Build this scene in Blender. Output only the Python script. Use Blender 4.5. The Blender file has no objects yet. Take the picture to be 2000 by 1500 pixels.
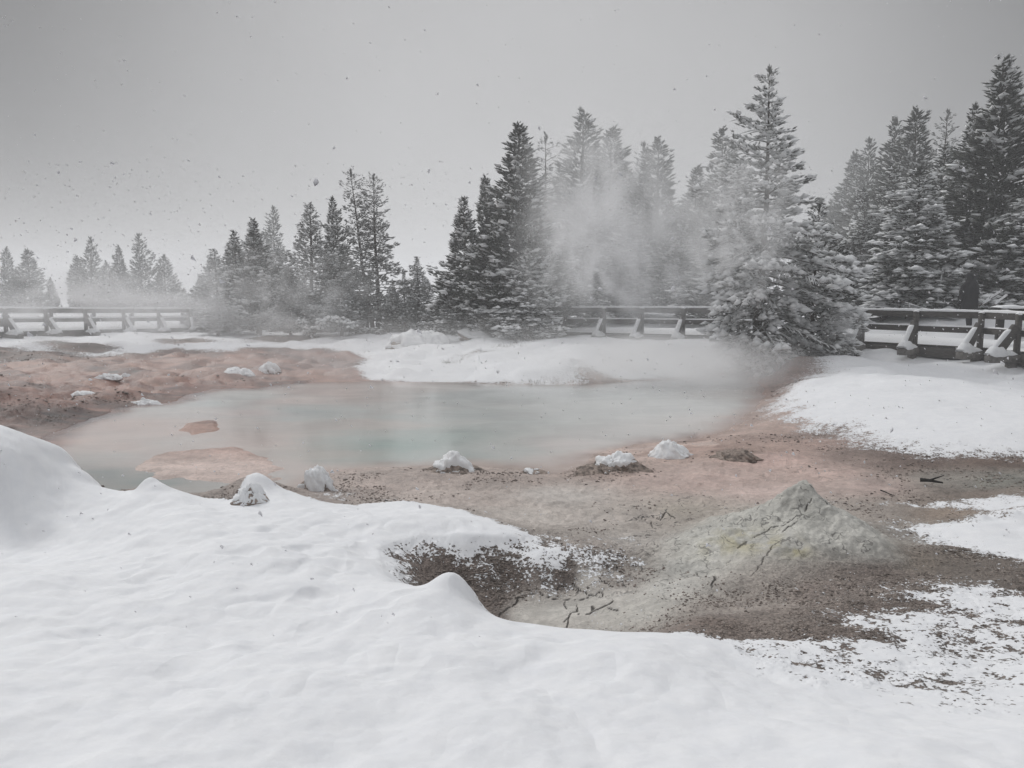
import bpy, bmesh, math, random
import numpy as np
from mathutils import Vector, Matrix

# ------------------------------------------------------------------ camera, sky, sun, exposure
sc = bpy.context.scene
ZC = 2.3; F = 1556.0; HOR = 570.0
PITCH = math.atan((750 - HOR) / F)
cam_d = bpy.data.cameras.new('camera'); cam = bpy.data.objects.new('camera', cam_d)
sc.collection.objects.link(cam); sc.camera = cam
cam.location = (0, 0, ZC); cam.rotation_euler = (math.pi / 2 - PITCH, 0, 0)
cam_d.sensor_width = 36; cam_d.lens = 36 * F / 2000; cam_d.clip_end = 3000; cam_d.clip_start = 0.05
sc.view_settings.view_transform = 'Standard'; sc.view_settings.look = 'None'
sc.view_settings.exposure = 0.0; sc.view_settings.gamma = 1.0
sc.render.engine = 'CYCLES'
cy = sc.cycles
cy.use_denoising = True
try: cy.denoiser = 'OPENIMAGEDENOISE'
except Exception: pass
cy.max_bounces = 8; cy.diffuse_bounces = 3; cy.glossy_bounces = 2; cy.transmission_bounces = 2
cy.volume_bounces = 6; cy.transparent_max_bounces = 8
cy.volume_step_rate = 1.0; cy.volume_max_steps = 64
cy.use_adaptive_sampling = True; cy.adaptive_threshold = 0.02
cy.caustics_reflective = False; cy.caustics_refractive = False

SUN_EL, SUN_AZ = math.radians(36), math.radians(-38)
def make_world():
    w = bpy.data.worlds.new('World'); sc.world = w; w.use_nodes = True
    nt = w.node_tree; N = nt.nodes; L = nt.links; N.clear()
    out = N.new('ShaderNodeOutputWorld'); bg = N.new('ShaderNodeBackground')
    bg.inputs['Strength'].default_value = 0.1
    sky = N.new('ShaderNodeTexSky'); sky.sky_type = 'NISHITA'; sky.sun_disc = False
    sky.sun_elevation = SUN_EL; sky.sun_rotation = SUN_AZ
    tc = N.new('ShaderNodeTexCoord')
    nrm = N.new('ShaderNodeVectorMath'); nrm.operation = 'NORMALIZE'; L.new(tc.outputs['Generated'], nrm.inputs[0])
    # brightest low in the north; lens vignetting is put into the sky around
    dot = N.new('ShaderNodeVectorMath'); dot.operation = 'DOT_PRODUCT'
    d0 = Vector((0.03, 1.0, 0.17)).normalized(); dot.inputs[1].default_value = d0
    L.new(nrm.outputs[0], dot.inputs[0])
    r1 = N.new('ShaderNodeValToRGB'); e = r1.color_ramp; L.new(dot.outputs['Value'], r1.inputs[0])
    e.interpolation = 'LINEAR'
    pts = [(0.0, .18), (.80, .13), (.85, .18), (.90, .28), (.97, .465), (1.0, .54)]
    for i, (p, v) in enumerate(pts):
        el = e.elements[i] if i < 2 else e.elements.new(p)
        el.position = p
        el.color = (v, v * .995, v, 1)
    sep = N.new('ShaderNodeSeparateXYZ'); L.new(nrm.outputs[0], sep.inputs[0])
    r2 = N.new('ShaderNodeMapRange'); r2.interpolation_type = 'SMOOTHSTEP'
    r2.inputs['From Min'].default_value = .40; r2.inputs['From Max'].default_value = .80
    L.new(sep.outputs['Z'], r2.inputs['Value'])
    noi = N.new('ShaderNodeTexNoise'); noi.inputs['Scale'].default_value = 2.2; noi.inputs['Detail'].default_value = 4
    L.new(nrm.outputs[0], noi.inputs['Vector'])
    nr = N.new('ShaderNodeMapRange'); nr.inputs['To Min'].default_value = .93*10; nr.inputs['To Max'].default_value = 1.07*10
    nr.inputs['From Min'].default_value = .3; nr.inputs['From Max'].default_value = .7
    L.new(noi.outputs['Fac'], nr.inputs['Value'])
    mx = N.new('ShaderNodeMix'); mx.data_type = 'RGBA'
    L.new(r2.outputs[0], mx.inputs['Factor']); L.new(r1.outputs[0], mx.inputs['A'])
    mx.inputs['B'].default_value = (.84, .85, .87, 1)
    sc_ = N.new('ShaderNodeVectorMath'); sc_.operation = 'SCALE'
    L.new(mx.outputs['Result'], sc_.inputs[0]); L.new(nr.outputs[0], sc_.inputs['Scale'])
    # the clear sky only reaches through the cloud a little
    m2 = N.new('ShaderNodeMix'); m2.data_type = 'RGBA'; m2.inputs['Factor'].default_value = .03
    L.new(sc_.outputs[0], m2.inputs['A']); L.new(sky.outputs[0], m2.inputs['B'])
    L.new(m2.outputs['Result'], bg.inputs['Color']); L.new(bg.outputs[0], out.inputs['Surface'])
make_world()
sun_d = bpy.data.lights.new('sun', 'SUN'); sun = bpy.data.objects.new('sun', sun_d); sc.collection.objects.link(sun)
sun_d.energy = 1.45; sun_d.angle = math.radians(13); sun_d.color = (1.0, .985, .96)
sun_dir = Vector((math.sin(SUN_AZ) * math.cos(SUN_EL), math.cos(SUN_AZ) * math.cos(SUN_EL), math.sin(SUN_EL)))
sun.rotation_euler = sun_dir.to_track_quat('Z', 'Y').to_euler()

# ------------------------------------------------------------------ helpers
COL = sc.collection
def tag(o, label=None, cat=None, group=None, kind=None):
    if label: o['label'] = label
    if cat: o['category'] = cat
    if group: o['group'] = group
    if kind: o['kind'] = kind
    return o
def empty(name, loc, rz=0.0):
    o = bpy.data.objects.new(name, None); COL.objects.link(o)
    o.location = loc; o.rotation_euler = (0, 0, rz); o.empty_display_size = .2
    return o
def np_mesh(name, v, f, mat=None, smooth=False):
    v = np.ascontiguousarray(v, dtype=np.float32); f = np.ascontiguousarray(f, dtype=np.int32)
    m = bpy.data.meshes.new(name); k = f.shape[1]
    m.vertices.add(len(v)); m.vertices.foreach_set('co', v.ravel())
    m.loops.add(f.size); m.loops.foreach_set('vertex_index', f.ravel())
    m.polygons.add(len(f)); m.polygons.foreach_set('loop_start', np.arange(0, f.size, k, dtype=np.int32))
    m.polygons.foreach_set('loop_total', np.full(len(f), k, dtype=np.int32))
    if smooth: m.polygons.foreach_set('use_smooth', np.ones(len(f), dtype=bool))
    m.update(calc_edges=True)
    if mat: m.materials.append(mat)
    return m
def link(name, mesh, parent=None, loc=None):
    o = bpy.data.objects.new(name, mesh); COL.objects.link(o)
    if parent: o.parent = parent
    if loc is not None: o.location = loc
    return o
def ray(u, v):
    sp, cp = math.sin(PITCH), math.cos(PITCH)
    dx = u - 1000.0; dy = F * cp + (750 - v) * sp; dz = -F * sp + (750 - v) * cp
    return dx, dy, dz
def P(u, v, z):                 # a point of the ground seen at u,v lying at height z
    dx, dy, dz = ray(u, v); t = (z - ZC) / dz
    return (dx * t, dy * t, z)
def PY(u, v, y):                # a point seen at u,v at distance y
    dx, dy, dz = ray(u, v); t = y / dy
    return (dx * t, y, ZC + dz * t)
def Q(u, y, z): return ((u - 1000.0) / F * y, y, z)

# noise ------------------------------------------------------------
_rs = np.random.RandomState(7); _perm = _rs.permutation(1024); _val = _rs.rand(1024) * 2 - 1
def vnoise(x, y, seed=0):
    xi = np.floor(x).astype(np.int64); yi = np.floor(y).astype(np.int64)
    xf = x - xi; yf = y - yi
    xf = xf * xf * xf * (xf * (xf * 6 - 15) + 10); yf = yf * yf * yf * (yf * (yf * 6 - 15) + 10)
    def h(a, b): return _val[_perm[(_perm[(a + seed * 131) & 1023] + b) & 1023]]
    a = h(xi, yi); b = h(xi + 1, yi); c = h(xi, yi + 1); d = h(xi + 1, yi + 1)
    return (a + (b - a) * xf) * (1 - yf) + (c + (d - c) * xf) * yf
def fbm(x, y, wl, octs, seed=0, cell=None, gain=.5):
    r = 0; amp = 1.0; tot = 0
    for i in range(octs):
        c, s = math.cos(i * 1.1 + .3), math.sin(i * 1.1 + .3)
        n = vnoise((x * c - y * s) / wl + 17.3 * i, (x * s + y * c) / wl - 9.1 * i, seed + i)
        k = 1.0 if cell is None else np.clip(wl / cell - 1.6, 0, 1)
        r = r + n * amp * k; tot += amp; amp *= gain; wl *= .5
    return r / tot
def sstep(x, a=0.0, b=1.0):
    t = np.clip((x - a) / (b - a), 0, 1); return t * t * (3 - 2 * t)
def poly_sdf(px, py, poly):     # + inside
    pts = np.array([(p[0], p[1]) for p in poly]); n = len(pts)
    d = np.full(px.shape, 1e9); ins = np.zeros(px.shape, bool)
    for i in range(n):
        ax, ay = pts[i]; bx, by = pts[(i + 1) % n]
        ex, ey = bx - ax, by - ay; wx, wy = px - ax, py - ay
        t = np.clip((wx * ex + wy * ey) / (ex * ex + ey * ey + 1e-12), 0, 1)
        d = np.minimum(d, (wx - ex * t) ** 2 + (wy - ey * t) ** 2)
        c = ((ay > py) != (by > py)) & (px < (bx - ax) * (py - ay) / (by - ay + 1e-12) + ax)
        ins ^= c
    d = np.sqrt(d); return np.where(ins, d, -d)
def line_dist(px, py, pts):
    d = np.full(px.shape, 1e9)
    for (ax, ay), (bx, by) in zip(pts[:-1], pts[1:]):
        ex, ey = bx - ax, by - ay; wx, wy = px - ax, py - ay
        t = np.clip((wx * ex + wy * ey) / (ex * ex + ey * ey + 1e-12), 0, 1)
        d = np.minimum(d, (wx - ex * t) ** 2 + (wy - ey * t) ** 2)
    return np.sqrt(d)

# ------------------------------------------------------------------ materials
def nmat(name):
    m = bpy.data.materials.new(name); m.use_nodes = True
    return m, m.node_tree.nodes, m.node_tree.links, m.node_tree.nodes['Principled BSDF']
def noise_n(N, L, vec, scale, detail=4, rough=.55):
    n = N.new('ShaderNodeTexNoise'); n.inputs['Scale'].default_value = scale
    n.inputs['Detail'].default_value = detail; n.inputs['Roughness'].default_value = rough
    L.new(vec, n.inputs['Vector']); return n
def mrange(N, L, src, a, b, c, d, smooth=False):
    r = N.new('ShaderNodeMapRange')
    if smooth: r.interpolation_type = 'SMOOTHSTEP'
    for k, v in zip(('From Min', 'From Max', 'To Min', 'To Max'), (a, b, c, d)): r.inputs[k].default_value = v
    L.new(src, r.inputs['Value']); return r.outputs[0]
def mmath(N, L, op, a, b):
    m = N.new('ShaderNodeMath'); m.operation = op
    for i, s in enumerate((a, b)):
        if isinstance(s, (int, float)): m.inputs[i].default_value = s
        else: L.new(s, m.inputs[i])
    return m.outputs[0]
def mixc(N, L, fac, a, b, blend='MIX'):
    m = N.new('ShaderNodeMix'); m.data_type = 'RGBA'; m.blend_type = blend
    for k, s in (('Factor', fac), ('A', a), ('B', b)):
        if isinstance(s, (int, float)): m.inputs[k].default_value = s
        elif isinstance(s, tuple): m.inputs[k].default_value = s if len(s) == 4 else (*s, 1)
        else: L.new(s, m.inputs[k])
    return m.outputs['Result']
def bump(N, L, b, h, strength, dist):
    n = N.new('ShaderNodeBump'); n.inputs['Strength'].default_value = strength; n.inputs['Distance'].default_value = dist
    L.new(h, n.inputs['Height']); L.new(n.outputs[0], b.inputs['Normal']); return n
def geo_pos(N):
    return N.new('ShaderNodeNewGeometry').outputs['Position']

def mat_snow():
    m, N, L, b = nmat('snow_surface'); p = geo_pos(N)
    n1 = noise_n(N, L, p, 90, 3); n2 = noise_n(N, L, p, 9, 4)
    c = mixc(N, L, mrange(N, L, n2.outputs['Fac'], .3, .7, 0, 1), (.80, .81, .83), (.86, .865, .875))
    L.new(c, b.inputs['Base Color']); b.inputs['Roughness'].default_value = .75
    b.inputs['Specular IOR Level'].default_value = .25
    h = mmath(N, L, 'ADD', mmath(N, L, 'MULTIPLY', n1.outputs['Fac'], .25), n2.outputs['Fac'])
    bump(N, L, b, h, .16, .02)
    return m
def mat_mud():
    m, N, L, b = nmat('mud_surface'); p = geo_pos(N)
    col = N.new('ShaderNodeAttribute'); col.attribute_name = 'mudcol'
    w = N.new('ShaderNodeAttribute'); w.attribute_name = 'mudw'      # x gravel, y small cracks, z traced cracks
    sp = N.new('ShaderNodeSeparateXYZ'); L.new(w.outputs['Vector'], sp.inputs[0])
    big = noise_n(N, L, p, 2.2, 5, .6); med = noise_n(N, L, p, 14, 5, .65); fine = noise_n(N, L, p, 70, 4, .7)
    var = mrange(N, L, big.outputs['Fac'], .3, .7, .74, 1.16)
    var2 = mrange(N, L, med.outputs['Fac'], .3, .72, .78, 1.16)
    v = N.new('ShaderNodeVectorMath'); v.operation = 'SCALE'; L.new(col.outputs['Color'], v.inputs[0])
    L.new(mmath(N, L, 'MULTIPLY', var, var2), v.inputs['Scale'])
    # gravel speckle
    vor = N.new('ShaderNodeTexVoronoi'); vor.inputs['Scale'].default_value = 55; L.new(p, vor.inputs['Vector'])
    g = mrange(N, L, vor.outputs['Color'], 0, 1, .5, 1.65)
    gv = N.new('ShaderNodeVectorMath'); gv.operation = 'SCALE'; L.new(v.outputs[0], gv.inputs[0]); L.new(g, gv.inputs['Scale'])
    c1 = mixc(N, L, sp.outputs['X'], v.outputs[0], gv.outputs[0])
    # dark crumbs
    cr = mrange(N, L, fine.outputs['Fac'], .60, .72, 0, 1)
    crm = mmath(N, L, 'MULTIPLY', cr, mrange(N, L, med.outputs['Fac'], .46, .60, 0.0, .75))
    crm = mmath(N, L, 'MULTIPLY', crm, mrange(N, L, sp.outputs['X'], 0, .6, .3, 1))
    c2 = mixc(N, L, crm, c1, (.075, .065, .057))
    # drying cracks
    wn = noise_n(N, L, p, 5, 3); 
    wv = N.new('ShaderNodeVectorMath'); wv.operation = 'MULTIPLY_ADD'
    L.new(wn.outputs['Color'], wv.inputs[0]); wv.inputs[1].default_value = (.35, .35, .35); L.new(p, wv.inputs[2])
    vc = N.new('ShaderNodeTexVoronoi'); vc.feature = 'DISTANCE_TO_EDGE'; vc.inputs['Scale'].default_value = 5.5
    L.new(wv.outputs[0], vc.inputs['Vector'])
    brk = noise_n(N, L, p, 7, 3)
    thin = mrange(N, L, brk.outputs['Fac'], .47, .62, 0, .035)
    ck = N.new('ShaderNodeMath'); ck.operation = 'LESS_THAN'; L.new(vc.outputs['Distance'], ck.inputs[0]); L.new(thin, ck.inputs[1])
    ckm = mmath(N, L, 'MULTIPLY', ck.outputs[0], sp.outputs['Y'])
    allc = mmath(N, L, 'MAXIMUM', ckm, sp.outputs['Z'])
    c3 = mixc(N, L, allc, c2, (.05, .045, .04))
    cov = N.new('ShaderNodeAttribute'); cov.attribute_name = 'cover'
    cs = N.new('ShaderNodeSeparateXYZ'); L.new(cov.outputs['Vector'], cs.inputs[0])
    pn1 = noise_n(N, L, p, 42, 2, .6); pn2 = noise_n(N, L, p, 13, 2, .5)
    pn = mmath(N, L, 'ADD', mmath(N, L, 'MULTIPLY', pn1.outputs['Fac'], 1.9), mmath(N, L, 'MULTIPLY', pn2.outputs['Fac'], 1.2))
    fs = mmath(N, L, 'ADD', mmath(N, L, 'SUBTRACT', pn, 1.55), mmath(N, L, 'MULTIPLY', cs.outputs['X'], .62))
    F_ = mrange(N, L, fs, -.05, .10, 0, 1, True)
    n2 = noise_n(N, L, p, 9, 4); n1 = noise_n(N, L, p, 90, 3)
    snc = mixc(N, L, mrange(N, L, n2.outputs['Fac'], .3, .7, 0, 1), (.765, .775, .80), (.825, .83, .845))
    L.new(mixc(N, L, F_, c3, snc), b.inputs['Base Color'])
    L.new(mmath(N, L, 'MAXIMUM', mrange(N, L, sp.outputs['X'], 0, 1, .5, .85), mmath(N, L, 'MULTIPLY', F_, .8)), b.inputs['Roughness'])
    b.inputs['Specular IOR Level'].default_value = .55
    hh = mmath(N, L, 'ADD', mmath(N, L, 'MULTIPLY', med.outputs['Fac'], .8), mmath(N, L, 'MULTIPLY', fine.outputs['Fac'], .35))
    hv = mmath(N, L, 'MULTIPLY', vor.outputs['Distance'], mmath(N, L, 'MULTIPLY', sp.outputs['X'], .6))
    hh = mmath(N, L, 'SUBTRACT', mmath(N, L, 'SUBTRACT', hh, hv), mmath(N, L, 'MULTIPLY', allc, .8))
    sh = mmath(N, L, 'ADD', mmath(N, L, 'ADD', mmath(N, L, 'MULTIPLY', n2.outputs['Fac'], .16), mmath(N, L, 'MULTIPLY', n1.outputs['Fac'], .03)), .75)
    mh = N.new('ShaderNodeMix'); L.new(F_, mh.inputs['Factor']); L.new(hh, mh.inputs['A']); L.new(sh, mh.inputs['B'])
    bump(N, L, b, mh.outputs['Result'], .85, .035)
    return m
def mat_water():
    m, N, L, b = nmat('milky_water'); p = geo_pos(N)
    col = N.new('ShaderNodeAttribute'); col.attribute_name = 'watcol'
    mp = N.new('ShaderNodeMapping'); mp.inputs['Scale'].default_value = (.5, .75, 1); L.new(p, mp.inputs['Vector'])
    n = noise_n(N, L, mp.outputs[0], 1.3, 5, .6); n.inputs['Distortion'].default_value = .8
    v = N.new('ShaderNodeVectorMath'); v.operation = 'SCALE'; L.new(col.outputs['Color'], v.inputs[0])
    L.new(mrange(N, L, n.outputs['Fac'], .3, .7, .93, 1.07), v.inputs['Scale'])
    L.new(v.outputs[0], b.inputs['Base Color'])
    L.new(mrange(N, L, n.outputs['Fac'], .3, .75, .09, .24), b.inputs['Roughness'])
    b.inputs['IOR'].default_value = 1.33
    n2 = noise_n(N, L, mp.outputs[0], 9, 3)
    bump(N, L, b, n2.outputs['Fac'], .12, .02)
    return m
def mat_simple(name, c0, c1, scale, rough=.8, bs=.4, bd=.02, stretch=None, lo=.3, hi=.7):
    m, N, L, b = nmat(name)
    tc = N.new('ShaderNodeTexCoord').outputs['Object']
    if stretch:
        mp = N.new('ShaderNodeMapping'); mp.inputs['Scale'].default_value = stretch; L.new(tc, mp.inputs['Vector']); tc = mp.outputs[0]
    n = noise_n(N, L, tc, scale, 5, .65)
    L.new(mixc(N, L, mrange(N, L, n.outputs['Fac'], lo, hi, 0, 1), c0, c1), b.inputs['Base Color'])
    b.inputs['Roughness'].default_value = rough; b.inputs['Specular IOR Level'].default_value = .25
    bump(N, L, b, n.outputs['Fac'], bs, bd)
    return m
M = {}
M['snow'] = mat_snow(); M['mud'] = mat_mud(); M['water'] = mat_water()
M['capsnow'] = mat_simple('settled_snow', (.78, .79, .81), (.87, .875, .88), 12, .8, .4, .02)
M['treesnow'] = mat_simple('branch_snow', (.78, .79, .80), (.88, .885, .89), 6, .85, .2, .01)
M['needle'] = mat_simple('dark_needles', (.025, .030, .024), (.085, .09, .08), 3.5, .7, 0, .01)
M['frost'] = mat_simple('frosted_needles', (.08, .084, .078), (.42, .425, .42), 4, .8, 0, .01, lo=.35, hi=.65)
M['bark'] = mat_simple('bark', (.035, .028, .024), (.12, .10, .09), 14, .9, .5, .02, (1, 1, .3))
M['wood'] = mat_simple('weathered_wood', (.045, .042, .039), (.135, .125, .115), 9, .85, .4, .01, (1, 1, 6), .3, .75)
M['wood_end'] = mat_simple('grey_sill_wood', (.10, .095, .09), (.24, .225, .21), 11, .85, .4, .01)
M['darkwood'] = mat_simple('dark_wood', (.012, .011, .011), (.035, .032, .03), 9, .7, .3, .01)
M['rock'] = mat_simple('crusty_rock', (.09, .074, .063), (.42, .345, .30), 16, .85, .9, .03, None, .36, .64)
M['coat'] = mat_simple('black_coat_cloth', (.008, .008, .010), (.022, .022, .026), 20, .8, .3, .01)
M['trouser'] = mat_simple('dark_trouser_cloth', (.012, .012, .015), (.03, .03, .035), 20, .85, .3, .01)
M['skin'] = mat_simple('skin', (.38, .24, .18), (.46, .30, .23), 20, .55, .1, .01)
M['grass'] = mat_simple('dry_grass', (.06, .05, .035), (.17, .14, .10), 20, .85, .1, .01)
M['char'] = mat_simple('charred_wood', (.01, .01, .01), (.04, .037, .035), 20, .8, .5, .01)

# ------------------------------------------------------------------ terrain
# outlines traced on the ground: each (u, v, z)
FORE = [(-700, 700, 1.05), (-250, 790, 1.05), (0, 838, 1.02), (50, 852, .93), (88, 876, .80), (122, 882, .74), (140, 905, .62), (150, 926, .56),
        (174, 936, .50), (190, 956, .44), (232, 962, .43), (268, 964, .43), (288, 948, .46), (335, 958, .43), (400, 976, .38),
        (455, 982, .38), (478, 952, .47), (500, 930, .52), (530, 948, .44), (575, 964, .36), (620, 980, .31), (690, 993, .27), (740, 988, .27),
        (790, 980, .28), (840, 986, .28), (900, 1001, .27), (960, 1022, .26), (1020, 1042, .25), (1090, 1062, .24), (1165, 1078, .22),
        (1130, 1092, .21), (1050, 1096, .22), (950, 1085, .26), (860, 1075, .30), (800, 1078, .32), (772, 1095, .33), (776, 1122, .34),
        (788, 1146, .44), (830, 1157, .50), (858, 1150, .55), (880, 1143, .58), (912, 1156, .55), (932, 1190, .48), (975, 1213, .45),
        (1050, 1229, .43), (1150, 1238, .42), (1300, 1243, .42), (1400, 1250, .41), (1480, 1270, .42), (1560, 1290, .43),
        (1700, 1312, .44), (1800, 1330, .46), (1900, 1318, .45), (2000, 1285, .42), (2150, 1180, .42), (2500, 1120, .42), (2600, 2300, .8), (-700, 2300, .8)]
POOL = [(62, 872), (75, 855), (120, 838), (215, 806), (240, 795), (318, 789), (345, 774), (410, 758), (500, 757), (560, 750), (640, 746),
        (720, 744), (850, 746), (1000, 750), (1150, 751), (1250, 744), (1330, 738), (1400, 733), (1470, 722), (1500, 728), (1495, 760), (1475, 800),
        (1440, 826), (1400, 848), (1330, 862), (1250, 870), (1190, 890), (1140, 913), (1090, 926), (1030, 920), (950, 912), (850, 908), (720, 912), (650, 918),
        (600, 940), (560, 958), (400, 972), (270, 990), (100, 1010), (-60, 960), (-60, 900)]
FAR_EDGE = [(-900, 720, .2), (-300, 704, .2), (0, 688, .22), (60, 684, .22), (180, 690, .2), (250, 692, .19), (330, 682, .19), (420, 687, .17), (520, 682, .16),
            (600, 684, .16), (690, 688, .14), (716, 702, .12), (690, 722, .08), (720, 739, .05), (800, 743, .05), (900, 744, .05), (1000, 748, .04),
            (1080, 750, .04), (1150, 749, .04), (1180, 740, .05), (1250, 741, .04), (1330, 734, .04), (1400, 728, .05), (1470, 714, .08), (1540, 708, .15), (1592, 732, .22),
            (1562, 745, .22), (1522, 770, .2), (1506, 798, .2), (1556, 824, .2), (1620, 846, .2), (1700, 870, .2), (1800, 886, .2), (1900, 891, .22),
            (2000, 891, .25), (2500, 900, .3)]
PATCH = [(1770, 1036, .2), (1850, 1020, .22), (1920, 1012, .24), (1935, 985, .24), (2000, 982, .26), (2300, 990, .3), (2500, 1090, .33), (2150, 1120, .3), (2000, 1106, .28), (1900, 1084, .24), (1830, 1062, .22)]
ISLES = [[(268, 915), (290, 890), (370, 873), (450, 872), (520, 885), (562, 910), (540, 935), (480, 947), (390, 946), (310, 935)],
         [(325, 842), (350, 826), (410, 818), (440, 826), (425, 842), (370, 850)], [(125, 893), (160, 886), (195, 888), (150, 897)]]
HOLES = [[(68, 672), (100, 668), (170, 676), (225, 678), (215, 690), (150, 694), (110, 684)], [(-120, 688), (0, 682), (45, 684), (30, 700), (-120, 712)],
         [(330, 668), (370, 666), (378, 671), (345, 674)], [(480, 664), (560, 655), (640, 662), (560, 668)]]
CP = [  # extra heights (u, v, z)
    (0, 975, .52), (90, 972, .50), (180, 970, .45), (0, 905, .82), (60, 920, .72), (110, 940, .58),
    (0, 1100, .52), (0, 1250, .62), (0, 1500, .78), (300, 1010, .45), (300, 1200, .56), (300, 1400, .70), (600, 1050, .42), (600, 1200, .52), (700, 1120, .42),
    (600, 1400, .68), (1000, 1500, .76), (1000, 1300, .55), (750, 1250, .56), (1300, 1350, .58), (1500, 1500, .74), (1500, 1350, .55), (2000, 1500, .76), (1800, 1420, .60),
    (440, 1000, .42), (700, 1040, .38), (850, 1030, .36), (950, 1055, .32), (1700, 1250, .38),
    (350, 962, .10), (420, 966, .12), (650, 955, .14), (750, 960, .18), (700, 930, .08), (880, 930, .12), (1030, 935, .10), (900, 975, .2), (1000, 1005, .18),
    (1100, 960, .10), (1050, 1000, .14), (1200, 1000, .13), (1200, 930, .12), (1300, 920, .14), (1300, 980, .13), (1400, 1000, .16), (1150, 1040, .17),
    (850, 1110, .20), (950, 1110, .15), (900, 1140, .12), (1000, 1125, .12), (1100, 1105, .17), (960, 1180, .04), (1020, 1170, .05), (1100, 1150, .06), (1200, 1160, .09),
    (1100, 1200, .05), (1180, 1210, .08), (1250, 1210, .14), (1200, 1110, .15), (1300, 1150, .17), (1300, 1210, .22), (1400, 1200, .26), (1400, 1100, .20), (1300, 1060, .16), (1450, 1060, .2), (1450, 1000, .17),
    (1550, 1120, .25), (1650, 1080, .24), (1750, 1060, .22), (1650, 1020, .17), (1700, 1000, .17), (1700, 1150, .3), (1550, 1200, .33), (1850, 1150, .32), (1900, 1220, .36), (1950, 1120, .3),
    (1420, 890, .17), (1500, 870, .16), (1500, 920, .15), (1600, 900, .17), (1600, 960, .15), (1700, 940, .17), (1820, 935, .19), (1950, 940, .22), (1850, 985, .2),
    (1600, 780, .36), (1600, 740, .42), (1700, 800, .38), (1850, 830, .40), (2000, 830, .42), (1700, 740, .48), (1850, 750, .45), (1550, 700, .5), (1480, 695, .5), (1650, 700, .5),
    (1000, 700, .30), (1100, 695, .42), (1100, 670, .62), (1000, 665, .58), (900, 690, .30), (800, 700, .2), (900, 660, .5), (800, 668, .34), (1150, 720, .3), (1250, 700, .30), (1350, 690, .38), (1300, 668, .55), (1080, 730, .2), (970, 735, .12),
    (100, 710, .18), (300, 710, .14), (500, 710, .12), (640, 710, .10), (100, 760, .14), (300, 750, .09), (450, 735, .08), (600, 735, .06), (30, 800, .14), (170, 790, .14), (100, 830, .06),
    (0, 660, .3), (200, 660, .28), (400, 660, .3), (600, 660, .3)]
CQ = [  # (u, distance, height): behind crests, far land, outside the frame
    (0, 8.3, .35), (0, 9.2, -.05), (100, 8.2, .1), (100, 9, -.1), (190, 8.1, 0), (290, 8.2, 0), (400, 8.4, .03), (455, 8.5, .1), (500, 8.6, .1), (560, 8.8, .1), (-250, 8.6, .8), (-250, 10, .1), (-250, 13, .1),
    (860, 5.15, .22), (800, 5.2, .26), (905, 5.1, .12), (960, 5.0, .05), (1050, 4.85, .05), (1150, 4.8, .07), (1300, 4.75, .2), (1400, 4.8, .3),
    (1000, 1.0, .8), (0, 1.0, .8), (2000, 1.0, .8), (-400, 3, .7), (2400, 3, .65), (-400, 6, .5), (2500, 8, .3), (2500, 14, .4), (2500, 5, .45),
    (2200, 17, .2), (2080, 19, .22), (1998, 20.7, .22), (1924, 22, .23), (1794, 23.6, .28), (1690, 25, .36), (1590, 26, .5), (1450, 28, .55), (1338, 29.5, .45), (1183, 31.5, .45), (1108, 32.4, .5),
    (1030, 33, .5), (870, 36, .4), (720, 39, .3), (580, 41.5, .2), (370, 42, .15), (162, 37.3, .25), (4, 33.3, .3), (-170, 30, .3),
    (2000, 24.6, 1.15), (1890, 25.4, 1.15), (1890, 27.8, 1.7), (1820, 28.5, 1.6), (1960, 27.2, 1.65), (1780, 27.5, 1.25), (1690, 29.5, 1.15), (2150, 23, 1.1), (1900, 30, 1.35), (1600, 31, 1.05), (1450, 33, .95), (1250, 36, .9), (1100, 38, .85), (900, 42, .7), (600, 47, .55), (300, 49, .5), (0, 42, .6), (-200, 38, .6),
    (-900, 60, .6), (0, 65, .6), (1000, 60, .8), (2000, 50, 1.3), (2800, 40, 1.2), (-900, 20, .3), (-900, 150, .8), (0, 150, .8), (1000, 150, .8), (2000, 150, 1.2), (2900, 150, 1.2),
    (-900, 700, .8), (1000, 700, .8), (2900, 700, .8), (2900, 15, .5), (-900, 8, .6), (-900, 2, .7), (2900, 2, .7)]
pts = [P(*c) for c in CP] + [P(*c) for c in FORE[:-2]] + [P(*c) for c in FAR_EDGE] + [P(*c) for c in PATCH] + [Q(*c) for c in CQ]
pts = np.array(pts)
ca, cb, cz = pts[:, 0] / pts[:, 1], np.log(pts[:, 1]), pts[:, 2]
cb = cb * .8
def tps_k(r2): return .5 * r2 * np.log(r2 + 1e-9)
n = len(ca)
K = tps_k((ca[:, None] - ca[None]) ** 2 + (cb[:, None] - cb[None]) ** 2) + np.eye(n) * 2e-4
Pm = np.c_[np.ones(n), ca, cb]
Asys = np.block([[K, Pm], [Pm.T, np.zeros((3, 3))]])
sol = np.linalg.solve(Asys, np.r_[cz, 0, 0, 0])
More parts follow.
